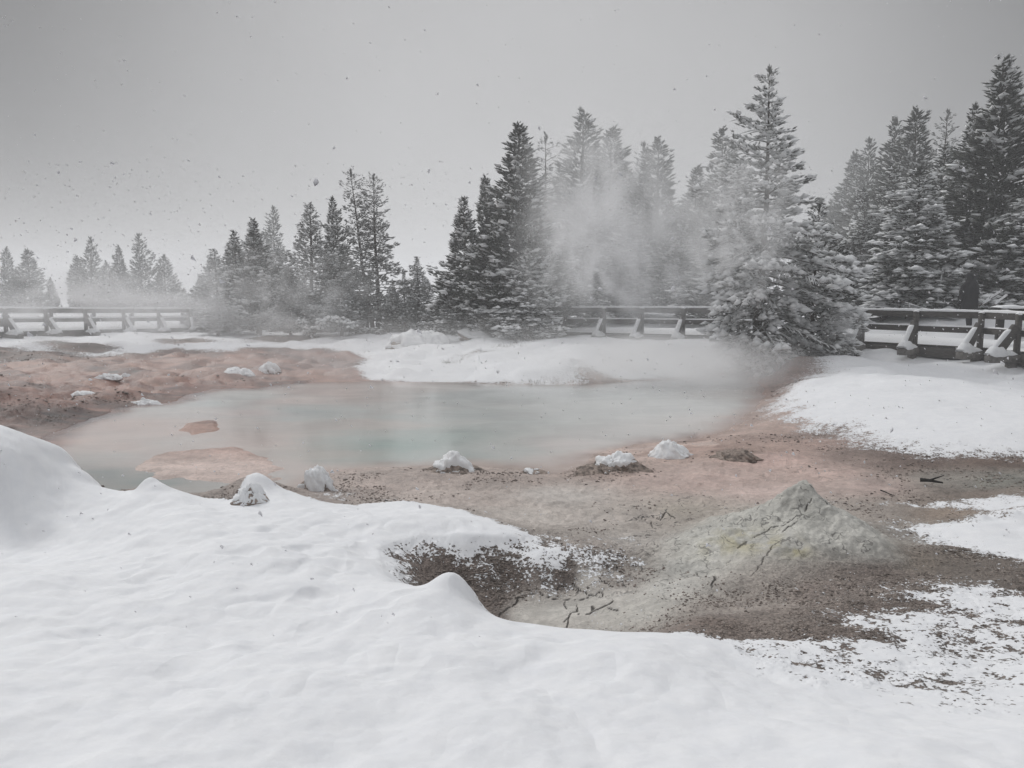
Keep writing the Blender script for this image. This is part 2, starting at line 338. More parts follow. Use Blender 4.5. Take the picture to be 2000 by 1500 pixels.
# coarse table of the spline, sampled bilinearly
TA = np.linspace(-1.5, 1.5, 420); TB = np.linspace(math.log(.4) * .8, math.log(900) * .8, 420)
ga, gb = np.meshgrid(TA, TB, indexing='ij')
tab = sol[n] + sol[n + 1] * ga + sol[n + 2] * gb
for i in range(n): tab += sol[i] * tps_k((ga - ca[i]) ** 2 + (gb - cb[i]) ** 2)
def bil(tab, a, b):
    fa = np.clip((a - TA[0]) / (TA[1] - TA[0]), 0, len(TA) - 1.001); fb = np.clip((b - TB[0]) / (TB[1] - TB[0]), 0, len(TB) - 1.001)
    ia = fa.astype(int); ib = fb.astype(int); fa = fa - ia; fb = fb - ib
    return (tab[ia, ib] * (1 - fa) + tab[ia + 1, ib] * fa) * (1 - fb) + (tab[ia, ib + 1] * (1 - fa) + tab[ia + 1, ib + 1] * fa) * fb
def base_z(x, y): return bil(tab, x / y, np.log(np.maximum(y, .3)) * .8)

fore_w = [P(*c) for c in FORE[:-2]] + [(6, 1.0, 0), (6, -3, 0), (-6, -3, 0), (-9, 3, 0)]
pool_w = [P(u, v, 0) for u, v in POOL]
far_w = [P(*c) for c in FAR_EDGE] + [(60, 10, 0), (900, 600, 0), (900, 1500, 0), (-900, 1500, 0), (-900, 600, 0), (-60, 12, 0)]
patch_w = [P(*c) for c in PATCH]
isle_w = [[P(u, v, .01) for u, v in s] for s in ISLES]
hole_w = [[P(u, v, .2) for u, v in s] for s in HOLES]
def idw(x, y, data, power=3.0):      # data: (u,v,z, values...)
    pp = np.array([P(*d[:3]) for d in data]); va = np.array([d[3] for d in data], float)
    if va.ndim == 1: va = va[:, None]
    A = pp[:, 0] / pp[:, 1]; B = np.log(pp[:, 1]); a = x / y; b = np.log(y)
    num = np.zeros(x.shape + (va.shape[1],)); den = np.zeros(x.shape)
    for i in range(len(A)):
        w = ((a - A[i]) ** 2 + (b - B[i]) ** 2 * 1.2 + 4e-5) ** (-power / 2); den += w; num += w[..., None] * va[i]
    return num / den[..., None]
# ground colours: (u,v,z,(r,g,b,gravel,cracks))
MUDC = [
 (30, 700, .2, (.10, .075, .065, .3, 0)), (20, 760, .15, (.20, .125, .105, .2, 0)), (100, 720, .15, (.29, .185, .15, .1, 0)), (300, 720, .12, (.34, .23, .19, .05, 0)), (450, 705, .12, (.33, .22, .18, .05, 0)),
 (600, 720, .1, (.33, .23, .20, .05, 0)), (690, 700, .1, (.26, .16, .13, .1, 0)), (650, 738, .05, (.37, .26, .22, 0, 0)), (170, 803, .1, (.12, .065, .05, .5, 0)), (130, 790, .1, (.24, .14, .11, .3, 0)), (90, 812, .1, (.13, .08, .065, .5, 0)), (280, 788, .06, (.19, .12, .095, .4, 0)),
 (30, 835, .1, (.22, .15, .125, .2, 0)), (65, 850, .05, (.32, .24, .21, .1, 0)), (250, 755, .1, (.35, .21, .165, .1, 0)), (400, 745, .08, (.30, .18, .145, .2, 0)), (200, 745, .1, (.28, .17, .135, .1, 0)), (150, 680, .2, (.12, .10, .09, .3, 0)), (500, 660, .25, (.12, .11, .1, .3, 0)),
 (400, 920, .02, (.47, .38, .34, .1, .3)), (380, 833, .02, (.42, .32, .275, .1, 0)), (350, 842, .02, (.46, .37, .33, .1, 0)), (160, 891, .02, (.34, .26, .22, .1, 0)), (480, 900, .02, (.48, .395, .355, .1, 0)), (330, 967, .1, (.26, .23, .21, .6, .5)), (440, 970, .1, (.22, .19, .17, .6, .5)), (700, 950, .15, (.40, .34, .305, .2, .5)), (620, 960, .15, (.33, .29, .265, .4, .5)), (800, 935, .1, (.36, .31, .28, .3, .3)), (1020, 930, .1, (.35, .30, .27, .4, .3)), (900, 975, .18, (.43, .38, .345, .05, .3)),
 (1100, 970, .1, (.46, .44, .41, 0, .1)), (1050, 1015, .15, (.46, .435, .40, 0, .1)), (1150, 1010, .13, (.45, .42, .385, 0, .2)), (1250, 1005, .13, (.40, .37, .335, .1, 1)), (1320, 1000, .13, (.38, .35, .30, .1, 1)), (1200, 915, .15, (.34, .27, .235, .4, .4)), (1300, 930, .14, (.48, .385, .345, 0, .3)), (1400, 935, .14, (.50, .395, .355, 0, .2)),
 (1380, 875, .15, (.42, .31, .265, .1, 0)), (1445, 882, .16, (.34, .25, .21, .2, 0)), (1500, 900, .15, (.49, .37, .33, .05, .2)), (1600, 925, .16, (.48, .375, .335, .1, .4)), (1500, 960, .15, (.49, .40, .365, 0, .2)), (1700, 950, .17, (.45, .365, .33, .1, .2)), (1600, 862, .17, (.43, .32, .28, .2, .5)),
 (1700, 885, .18, (.24, .19, .165, .4, 0)), (1620, 850, .2, (.25, .2, .175, .4, 0)), (1540, 735, .2, (.22, .135, .11, .5, 0)), (1560, 722, .2, (.18, .11, .09, .5, 0)), (1495, 790, .1, (.38, .31, .28, .2, 0)), (1530, 830, .15, (.42, .33, .29, .1, 0)), (1800, 897, .2, (.16, .12, .10, .5, 0)), (1950, 902, .22, (.16, .115, .09, .5, 0)), (1850, 930, .2, (.28, .265, .235, .2, 1)),
 (1950, 940, .22, (.24, .245, .215, .3, 1)), (1900, 968, .2, (.22, .185, .155, .4, .2)), (1700, 1000, .17, (.32, .29, .26, .3, .3)), (1850, 1000, .2, (.29, .24, .195, .4, .2)), (1750, 1040, .2, (.28, .265, .24, .4, .2)),
 (1560, 1000, .2, (.43, .43, .39, 0, .5)), (1480, 1040, .2, (.47, .465, .40, 0, .3)), (1350, 1110, .18, (.45, .46, .43, 0, .6)), (1300, 1150, .17, (.46, .465, .435, 0, .4)), (1420, 1080, .2, (.47, .47, .42, 0, .4)), (1250, 1190, .14, (.46, .46, .425, 0, .3)), (1550, 1070, .22, (.44, .435, .385, .1, .4)), (1640, 1060, .22, (.40, .40, .37, .1, .3)),
 (1100, 1190, .05, (.50, .50, .465, 0, .15)), (1030, 1190, .05, (.48, .475, .44, 0, .15)), (1170, 1170, .08, (.49, .485, .45, 0, .3)), (1150, 1140, .08, (.44, .43, .40, .1, 1)), (900, 1110, .18, (.145, .12, .105, 1, 0)), (820, 1130, .2, (.145, .12, .105, 1, 0)), (1000, 1125, .12, (.15, .125, .11, 1, 0)), (950, 1170, .06, (.15, .125, .11, 1, 0)), (1080, 1100, .17, (.16, .135, .12, 1, 0)), (960, 1195, .05, (.17, .145, .13, 1, 0)),
 (800, 1090, .3, (.15, .125, .11, 1, 0)), (1100, 1125, .12, (.17, .145, .13, 1, .2)), (1180, 1100, .16, (.22, .20, .18, .8, .5)), (1200, 1130, .13, (.32, .30, .275, .3, 1)), (1240, 1060, .16, (.36, .345, .32, .3, .8)), (1150, 1070, .2, (.35, .32, .29, .3, .3)),
 (1600, 1150, .28, (.26, .225, .2, .8, .1)), (1500, 1140, .26, (.33, .305, .275, .6, .4)), (1700, 1120, .28, (.20, .17, .15, .8, 0)), (1800, 1100, .26, (.20, .175, .145, .7, 0)), (1900, 1110, .28, (.16, .14, .12, .7, 0)), (1700, 1200, .33, (.19, .16, .14, .9, 0)), (1500, 1210, .32, (.25, .22, .195, .8, .1)), (1900, 1200, .35, (.15, .125, .11, .9, 0)), (1400, 1230, .3, (.22, .18, .155, .7, .1)), (1420, 1180, .26, (.34, .31, .28, .5, .3)), (1800, 1280, .42, (.15, .13, .115, .9, 0)),
 (1050, 738, .08, (.22, .17, .14, .5, 0)), (950, 745, .05, (.26, .2, .17, .4, 0)), (1150, 740, .08, (.26, .19, .16, .5, 0)), (900, 690, .3, (.1, .09, .08, .5, 0)), (1600, 1260, .4, (.2, .17, .15, .9, 0)), (2000, 1200, .35, (.15, .125, .11, .9, 0))]
WATC = [(500, 775, 0, (.52, .52, .50)), (430, 790, 0, (.44, .47, .46)), (250, 830, 0, (.52, .43, .39)), (150, 860, 0, (.52, .42, .38)), (300, 845, 0, (.50, .43, .40)), (220, 870, 0, (.50, .42, .385)), (350, 862, 0, (.44, .45, .43)), (420, 800, 0, (.48, .45, .425)), (250, 895, 0, (.42, .40, .38)), (200, 930, 0, (.22, .245, .235)), (260, 940, 0, (.22, .25, .235)),
 (700, 880, 0, (.285, .355, .33)), (780, 870, 0, (.275, .35, .32)), (640, 890, 0, (.31, .37, .345)), (850, 850, 0, (.33, .385, .36)), (700, 850, 0, (.35, .395, .375)), (600, 800, 0, (.36, .40, .39)), (520, 830, 0, (.38, .40, .39)), (500, 860, 0, (.42, .375, .35)), (620, 830, 0, (.36, .40, .385)), (560, 780, 0, (.52, .46, .43)), (640, 765, 0, (.50, .42, .39)), (480, 805, 0, (.50, .43, .41)),
 (580, 915, 0, (.44, .41, .385)), (900, 890, 0, (.40, .43, .41)), (1000, 880, 0, (.46, .47, .45)), (1080, 900, 0, (.50, .45, .42)), (1100, 870, 0, (.50, .46, .435)), (950, 820, 0, (.44, .47, .455)), (1100, 800, 0, (.48, .49, .475)), (1300, 790, 0, (.50, .505, .49)), (1400, 830, 0, (.52, .49, .465)), (1450, 770, 0, (.46, .44, .42)),
 (1250, 850, 0, (.51, .49, .47)), (1200, 770, 0, (.48, .50, .49)), (800, 770, 0, (.42, .45, .44)), (900, 770, 0, (.46, .48, .47)), (1350, 750, 0, (.44, .45, .44))]
def blob(x, y, u, v, z, rx, ry):
    c = P(u, v, z); return np.exp(-(((x - c[0]) / rx) ** 2 + ((y - c[1]) / ry) ** 2))
SOFT = [(900, 1075, .28, .12), (1100, 1080, .22, .45), (1050, 1096, .22, .38), (950, 1085, .26, .35), (860, 1075, .30, .30), (800, 1080, .32, .25), (775, 1110, .33, .18), (790, 1146, .44, .04), (880, 1143, .58, .03), (1000, 1220, .45, .03), (1200, 1240, .42, .04), (1400, 1250, .41, .12), (1560, 1290, .43, .5), (1800, 1330, .46, .7),
        (900, 1001, .27, .06), (1020, 1042, .25, .10), (1165, 1078, .22, .45), (700, 993, .27, .05), (500, 940, .4, .03), (300, 950, .45, .03), (100, 880, .7, .03),
        (1506, 798, .2, .7), (1620, 846, .2, .8), (1800, 886, .2, .6), (1950, 891, .25, .35), (1560, 735, .22, .9), (1400, 728, .05, .5), (1100, 750, .04, .5), (950, 748, .04, .4), (750, 740, .05, .3), (690, 705, .12, .3), (400, 687, .17, .6), (100, 690, .2, .8), (1850, 1020, .22, .2), (1900, 1084, .24, .3), (1960, 985, .25, .4)]
def terrain(x, y, cell, parts=False):
    z = base_z(x, y) - 8.5 * sstep(y, 62, 150)
    sp = poly_sdf(x, y, pool_w) + fbm(x, y, 1.6, 5, 3, cell, .6) * .34
    z = z + fbm(x, y, .9, 4, 11, cell) * .035 * np.clip(y / 8, .5, 1.5)
    out = .012 + (z - .012) * sstep(-sp, 0, .8)
    z = np.where(sp > 0, -.30 * sstep(sp, -.02, 1.2) + .012 * (sp < .05), out)
    isl = np.full(x.shape, -9.)
    for k, s in enumerate(isle_w): isl = np.maximum(isl, poly_sdf(x, y, s) + fbm(x, y, .6, 4, 5, cell, .6) * .34)
    z = np.where(sp > -.3, np.maximum(z, -.03 + .05 * sstep(isl, -.12, .25) + fbm(x, y, .12, 3, 9, cell) * .006 - .3 * (isl < -.12)), z)
    # lumps of the mud flat on the left and right
    wl = sstep(y, 11, 14) * sstep(-sp, .1, .8) * (x < -1)
    z = z + wl * (np.abs(fbm(x, y, 1.1, 5, 21, cell, .72)) * .40 - .05)
    mid = sstep(-sp, .05, .6)
    gw = np.clip(1.4 - np.abs(y - 6) / 5, 0, 1)
    rg = .5 - np.abs(fbm(x, y, .11, 4, 35, cell, .65))
    rough = mid * (fbm(x, y, .16, 4, 31, cell, .6) * .022 + (rg - .35) * .030 * np.clip(.5 + fbm(x, y, .8, 2, 37) * 1.6, 0, 1) + fbm(x, y, .45, 2, 33, cell) * .03 * gw)
    rough = rough * (1 - .9 * np.clip(blob(x, y, 1100, 1195, .06, .50, .30) * 1.4, 0, 1))
    return (z + rough, sp, z) if parts else (z + rough, sp)
def snowcover(x, y, cell, sp):
    s1 = poly_sdf(x, y, fore_w) + .06
    s2 = poly_sdf(x, y, far_w)
    s3 = poly_sdf(x, y, patch_w)
    sd = np.maximum(np.maximum(s1, s2), s3)
    for h in hole_w: sd = np.minimum(sd, -poly_sdf(x, y, h) * .8)
    w = idw(x, y, [(a, b, c, d) for a, b, c, d in SOFT])[..., 0]
    c = np.clip(sd / w, -1.4, 1.6)
    # thin broken cover bottom right, streaks, bare line below the far mound
    m = np.zeros(x.shape)
    for (u, v, z, rx, ry, k) in [(1850, 1240, .38, .75, .42, 1.0), (1980, 1190, .36, .6, .5, 1.05), (1900, 1160, .33, .5, .22, .9), (1700, 1285, .42, .7, .22, .75), (1560, 1270, .40, .5, .14, .8), (1730, 1215, .35, .35, .2, .8), (1640, 1060, .2, .3, .15, .35),
                                 (1820, 980, .2, .8, .16, .95), (1930, 985, .22, .7, .25, 1.0), (1700, 1025, .18, .6, .2, .5), (1730, 1110, .28, .2, .1, .7), (1500, 1255, .37, .4, .08, .7), (1180, 1058, .18, .3, .12, .6), (650, 975, .2, .35, .35, 1.0), (760, 980, .24, .3, .12, 1.0), (1220, 1052, .16, .2, .1, .6),
                                 (380, 968, .2, .12, .1, .5), (200, 695, .18, 1.8, .9, .9), (60, 705, .18, 1.2, .8, .8), (430, 722, .12, .8, .5, .6), (560, 690, .15, 2.5, .8, .7)]:
        m = m + k * blob(x, y, u, v, z, rx, ry)
    c = np.where(c < .3, np.minimum(np.maximum(c, -1.0) + m, .55), c)
    thin = np.zeros(x.shape)
    for (u, v, z, rx, ry, k) in [(1100, 718, .26, 1.4, 1.2, .75), (1050, 738, .12, 2.0, .5, .4), (930, 692, .32, 1.8, .35, 1.5), (1140, 712, .35, .4, .8, .8), (560, 672, .2, 3, 2, 1.0), (360, 668, .25, 1.5, .8, 1.2), (1540, 715, .18, .8, 1.2, 1.0), (540, 668, .2, 2.5, 1.5, .8), (980, 1070, .28, .5, .2, .5), (820, 1090, .3, .25, .1, .5)]:
        thin = thin + k * blob(x, y, u, v, z, rx, ry)
    fw = np.where(y < 9, 1.0, 1.7)
    nz = fbm(x / fw, y / fw, .15, 3, 45, cell / fw, .6) * 1.1 + fbm(x, y, .7, 3, 43, cell) * .7
    nz = np.clip(nz, -1.4, 1.4)
    ct = c - thin + nz * .55
    th = .008 * np.clip(ct + .15, 0, 1) + .09 * sstep(sd / w * .8 - thin, .3, 1.5) * sstep(sd, -.02, .4)
    th = np.where(ct < -.15, (ct + .15) * .05, th)
    return ct, th, sd, w
# grid
vs = np.arange(1900, 640, -1.7); rowy = np.array([P(1000, v, .22)[1] for v in vs])
rowy = np.concatenate([np.linspace(.5, rowy[0] * .97, 8), rowy, np.exp(np.linspace(math.log(rowy[-1] * 1.01), math.log(800), 90))])
cola = np.concatenate([np.linspace(-1.45, -.70, 70)[:-1], np.arange(-.70, .70, 1.7 / F), np.linspace(.70, 1.45, 70)])
AA, YY = np.meshgrid(cola, rowy, indexing='ij'); X = AA * YY; Y = YY
nr, nc = X.shape
cell = np.maximum(np.gradient(YY, axis=1), np.maximum(YY * 1.7 / F, np.abs(np.gradient(AA, axis=0)) * YY)) * .55
Z, SP, ZSM = terrain(X, Y, cell, True)
CT, TH, SD, SW = snowcover(X, Y, cell, SP)
# the cone of grey mud is a mound of its own on this ground
cone_c = PY(1572, 1075, 6.55)
def cone_h(x, y, cell):
    dx = x - cone_c[0]; dy = y - cone_c[1] - .05
    ang = np.arctan2(dy, dx)
    r = np.sqrt((dx / np.where(dx < 0, 1.50, .80)) ** 2 + (dy / np.where(dy < 0, 1.3, .9)) ** 2) * (1 + .10 * np.sin(ang * 3 + .6) + .06 * np.sin(ang * 7))
    h = .46 * np.clip(1 - r / 1.0, 0, 1) ** 1.45 + .04 * np.exp(-(r / .12) ** 2)
    h = h + (fbm(x, y, .13, 4, 61, cell, .6) * .028 + fbm(ang * .5 + x * .0, r, .3, 2, 66) * .02) * np.clip(h / .12, 0, 1)
    return h
CRACKS = [[(975, 1205), (1010, 1180), (1050, 1168), (1095, 1170), (1140, 1172), (1175, 1162), (1178, 1168)], [(1048, 1168), (1040, 1155)], [(1120, 1150), (1145, 1165), (1175, 1170)],
          [(1105, 1230), (1112, 1210), (1130, 1200), (1128, 1188), (1125, 1180)], [(1112, 1212), (1098, 1222)], [(1130, 1205), (1150, 1205), (1175, 1190), (1198, 1178)], [(1098, 1175), (1108, 1190)], [(1188, 1190), (1205, 1198)], [(1160, 1185), (1160, 1195)],
          [(1270, 1005), (1290, 1015), (1300, 1000), (1320, 1015)], [(1280, 1030), (1268, 1015), (1250, 1010)], [(1345, 1080), (1352, 1100)], [(1350, 1115), (1370, 1125)], [(1470, 1120), (1490, 1095), (1510, 1080), (1520, 1060)], [(1380, 960), (1340, 968)],
          [(1085, 1160), (1100, 1152), (1140, 1158)], [(1230, 1050), (1300, 1045), (1380, 1038)], [(1860, 930), (1880, 922), (1875, 935)], [(1880, 922), (1900, 930), (1890, 915)], [(1430, 1090), (1400, 1120), (1385, 1150)], [(1200, 1150), (1170, 1135), (1180, 1120)]]
crk = [[P(u, v, float(base_z(np.array([P(u, v, .12)[0]]), np.array([P(u, v, .12)[1]]))[0]))[:2] for u, v in c] for c in CRACKS]
def crack_field(x, y):
    wx = x + fbm(x, y, .12, 3, 71) * .03; wy = y + fbm(x, y, .12, 3, 75) * .03
    d = np.full(x.shape, 9.)
    for c in crk: d = np.minimum(d, line_dist(wx, wy, c))
    wid = .0045 + .0035 * fbm(x, y, .2, 2, 77)
    wid = wid * (1 + .15 * blob(x, y, 1100, 1190, .06, .6, .5))
    return np.clip(1.3 - d / wid, 0, 1)
def mud_attrs(x, y, snow=False):
    v = idw(x, y, MUDC); g_ = v[..., :3].mean(-1, keepdims=True)
    k_ = fbm(x * .6, y * 1.2, .8, 6, 91, np.maximum(y * .002, .01), .8) * sstep(y, 9, 13) * (x < 3)
    v[..., :3] *= (1 + k_[..., None] * np.array([1.9, 2.2, 2.3]))
    w_ = np.clip(fbm(x * .4, y * 1.5, .7, 4, 95) - .12, 0, 1) * sstep(y, 14.5, 17) * (x < 0); v[..., :3] += w_[..., None] * np.array([.30, .20, .15])
    v[..., :3] = np.where((y > 9.5)[..., None], np.clip(v[..., :3], .03, np.array([.50, .41, .37])), v[..., :3])
    v[..., :3] = np.where(((y > 12.6) & (x < -.5))[..., None], np.minimum(v[..., :3], np.array([.42, .30, .245])), v[..., :3])
    v[..., :3] = np.minimum((v[..., :3] * np.array([1.0, .955, .945]) * (1 - np.array([.30, .44, .48]) * (sstep(y, 10, 12) * sstep(-x, 0, 3))[..., None])) * (1 + .30 * sstep(g_, .15, .42)), .66)
    return v
near = (Y < 8.5) & (np.abs(AA) < .72)
CK = np.zeros_like(X); CK[near] = crack_field(X[near], Y[near])
ZM = Z - CK * .008
MV = mud_attrs(X, Y)
def grid_faces(mask):
    idx = np.arange(nr * nc).reshape(nr, nc)
    f = np.stack([idx[:-1, :-1], idx[1:, :-1], idx[1:, 1:], idx[:-1, 1:]], -1)
    return f[mask]
def compact(v, f, *att):
    used = np.zeros(len(v), bool); used[f.ravel()] = True
    re = np.cumsum(used) - 1
    return (v[used], re[f]) + tuple(a[used] for a in att)
def add_attr(m, name, typ, arr):
    a = m.attributes.new(name, typ, 'POINT')
    a.data.foreach_set('color' if typ == 'FLOAT_COLOR' else 'vector', np.ascontiguousarray(arr, dtype=np.float32).ravel())
def mud_mesh(name, v, f, mv, ck, cover):
    m = np_mesh(name, v, f, M['mud'], True)
    add_attr(m, 'mudcol', 'FLOAT_COLOR', np.c_[mv[:, :3], np.ones(len(mv))])
    add_attr(m, 'mudw', 'FLOAT_VECTOR', np.c_[mv[:, 3], mv[:, 4], ck])
    add_attr(m, 'cover', 'FLOAT_VECTOR', np.c_[cover, cover, cover])
    return m
allm = np.ones((nr - 1, nc - 1), bool)
hid = (CT > 1.0) & (TH > .06); hid4 = hid[:-1, :-1] & hid[1:, :-1] & hid[1:, 1:] & hid[:-1, 1:]
V = np.stack([X, Y, ZM - np.clip(TH - .02, 0, 1)], -1).reshape(-1, 3)
v, f, mv, ck, cv_ = compact(V, grid_faces(allm), MV.reshape(-1, 5), CK.ravel(), CT.ravel())
g = link('ground', mud_mesh('ground', v, f, mv, ck, cv_)); tag(g, kind='structure')
# snow sheet
lump = (fbm(X, Y, .45, 2, 51, cell, .45) * .034 + fbm(X, Y, .15, 2, 52, cell) * .011 + fbm(X, Y, .06, 2, 54, cell) * .003 + np.abs(fbm(X, Y * .8, .24, 2, 55, cell, .4)) * .030 * np.clip(.35 + blob(X, Y, 720, 1120, .45, 1.6, 2.0), 0, 1)) * sstep(SD, .1, .5) * (Y < 9) + fbm(X, Y, 1.7, 3, 53, cell) * .05 * sstep(SD, .2, 1.2)
dimp = -np.clip(fbm(X, Y, .30, 2, 57, cell) - .25, 0, 1) * .09 * blob(X, Y, 700, 1130, .45, 1.6, 1.8)
grain = fbm(X, Y, .09, 3, 59, cell) * .0015
drift = fbm(X * .5 + Y * .3, Y, .9, 2, 87, cell) * .040 * (Y < 8)
farm = fbm(X, Y, 1.3, 4, 89, cell, .55) * .20 * sstep(Y, 13, 18) * sstep(SD, .1, 1.0) * (Y < 80)
deep = sstep(CT, .2, 1.1); ZS = Z * (1 - deep) + ZSM * deep + np.minimum(TH, .02) + (lump + grain + dimp + drift + farm) * (CT > 0) * sstep(TH, 0, .05)
# small snow lumps standing on the foreground rim
for (u, v_, z, r, h) in [(300, 962, .46, .13, .05), (288, 958, .46, .10, .06), (345, 950, .30, .22, .02), (505, 938, .5, .16, .06), (475, 985, .38, .08, .04), (886, 1152, .57, .13, .06), (112, 888, .74, .2, .06), (165, 938, .52, .12, .04),
                      (1910, 1017, .24, .10, .04), (1970, 1012, .26, .12, .05), (1850, 1135, .31, .06, .03), (1610, 720, .45, .7, .08), (1700, 715, .48, .8, .10)]:
    c = P(u, v_, z); ZS += h * np.exp(-(((X - c[0]) / r) ** 2 + ((Y - c[1]) / r) ** 2) ** 1.5) * (CT > 0)
keep = CT > -.18; k4 = keep[:-1, :-1] | keep[1:, :-1] | keep[1:, 1:] | keep[:-1, 1:]
v, f, mv, ck, cv_ = compact(np.stack([X, Y, ZS], -1).reshape(-1, 3), grid_faces(k4), MV.reshape(-1, 5), CK.ravel() * 0, CT.ravel())
sn = link('snow', mud_mesh('snow', v, f, mv, ck, cv_)); tag(sn, kind='structure')
# sampled height of the visible ground, used to stand things on it
def top_z(x, y):
    xa = np.array([x], float); ya = np.array([y], float); ce = np.array([y * .002])
    z, sp = terrain(xa, ya, ce); ct, th, sd, w = snowcover(xa, ya, ce, sp)
    return float(z[0] + min(max(th[0], 0), .02))
# water
wm = (SP > -.5) & (np.abs(AA) < 1.0)
st = 3
Xw, Yw = X[::st, ::st], Y[::st, ::st]; wk = wm[::st, ::st]
n1, n2 = Xw.shape; idx = np.arange(n1 * n2).reshape(n1, n2)
fw = np.stack([idx[:-1, :-1], idx[1:, :-1], idx[1:, 1:], idx[:-1, 1:]], -1)[wk[:-1, :-1] | wk[1:, 1:] | wk[1:, :-1] | wk[:-1, 1:]]
WC = idw(Xw, Yw, WATC) * 1.15; WC = WC * .85 + WC.mean(-1, keepdims=True) * .15
pk = (np.clip(fbm(Xw * .45, Yw, 1.7, 5, 97, None, .6) * 2.4 + .12, 0, 1) * sstep(-Xw, -1.5, 3))[..., None]; WC = WC * (1 - .45 * pk) + np.array([.58, .455, .41]) * .45 * pk
ke = sstep(SP[::st, ::st] + fbm(Xw * .7, Yw, .9, 4, 93) * .35, -.05, .75)[..., None]; WC = np.clip(MV[::st, ::st, :3], .05, .6) * (1 - ke) * .95 + WC * ke
v, f, wc = compact(np.stack([Xw, Yw, np.zeros_like(Xw)], -1).reshape(-1, 3), fw, WC.reshape(-1, 3))
m = np_mesh('pool_water', v, f, M['water'], True); add_attr(m, 'watcol', 'FLOAT_COLOR', np.c_[wc, np.ones(len(wc))])
tag(link('pool_water', m), kind='structure')
# grey mud cone
q = 220
gx, gy = np.meshgrid(np.linspace(-1.75, 1.25, int(q * 1.5)), np.linspace(-1.6, 1.15, int(q * 1.4)), indexing='ij')
gx = gx + cone_c[0]; gy = gy + cone_c[1]; ce = np.full(gx.shape, .006)
hz, sp_ = terrain(gx, gy, ce); cvc = snowcover(gx, gy, ce, sp_)[0] - 1.5 * (cone_h(gx, gy, ce) > .03); hc = cone_h(gx, gy, ce); cvr = mud_attrs(gx, gy)
yel = np.clip(blob(gx, gy, 1555, 1050, .45, .10, .09) * .9 + blob(gx, gy, 1440, 1080, .25, .28, .16) * .7 + blob(gx, gy, 1500, 1065, .35, .12, .1) * .5, 0, 1) * np.clip(.5 + fbm(gx, gy, .09, 3, 81) * 1.6, 0, 1)
dk = np.clip(blob(gx, gy, 1600, 985, .6, .13, .12), 0, 1) * .45
lt_ = sstep(hc, .02, .15)[..., None]; cb_ = cvr[..., :3] * (1 - lt_ * .75) + np.array([.62, .61, .565]) * lt_ * .75; cvr[..., 3] *= (1 - lt_[..., 0])
cc = cb_ * (1 - yel[..., None]) + np.array([.52, .47, .29]) * yel[..., None]
cc = cc * (1 - dk[..., None]) + np.array([.17, .165, .15]) * dk[..., None]
cvr[..., :3] = cc; cvr[..., 4] = np.maximum(cvr[..., 4], .6 * (hc > .1))
ccr = [[PY(u, v_, y_)[:2] for u, v_, y_ in c] for c in [[(1585, 975, 6.45), (1578, 985, 6.4), (1575, 1000, 6.35)], [(1572, 1005, 6.3), (1578, 1020, 6.25), (1592, 1028, 6.25)], [(1572, 1008, 6.3), (1545, 1018, 6.25), (1500, 1040, 6.2), (1440, 1075, 6.05)], [(1600, 985, 6.45), (1622, 1015, 6.35)], [(1520, 1065, 6.0), (1500, 1085, 5.9), (1470, 1120, 5.6)], [(1560, 1022, 6.22), (1530, 1040, 6.1)]]]
d = np.full(gx.shape, 9.); wx = gx + fbm(gx, gy, .1, 3, 71) * .03; wy = gy + fbm(gx, gy, .1, 3, 75) * .03
for c in ccr: d = np.minimum(d, line_dist(wx, wy, c))
ckc = np.clip(1.3 - d / (.0035 + .002 * fbm(gx, gy, .2, 2, 79)), 0, 1)
zz = hz + hc - .012 - ckc * .012
n1, n2 = gx.shape; idx = np.arange(n1 * n2).reshape(n1, n2)
fc = np.stack([idx[:-1, :-1], idx[1:, :-1], idx[1:, 1:], idx[:-1, 1:]], -1)
kk = hc > .002; fc = fc[kk[:-1, :-1] | kk[1:, 1:]]
v, f, mv, ck, cv_ = compact(np.stack([gx, gy, zz], -1).reshape(-1, 3), fc, cvr.reshape(-1, 5), ckc.ravel(), cvc.ravel())
cone = link('mud_cone', mud_mesh('mud_cone', v, f, mv, ck, cv_))
tag(cone, 'pale grey cracked mud cone with yellow stains rising from the mud at the right', 'mud cone')

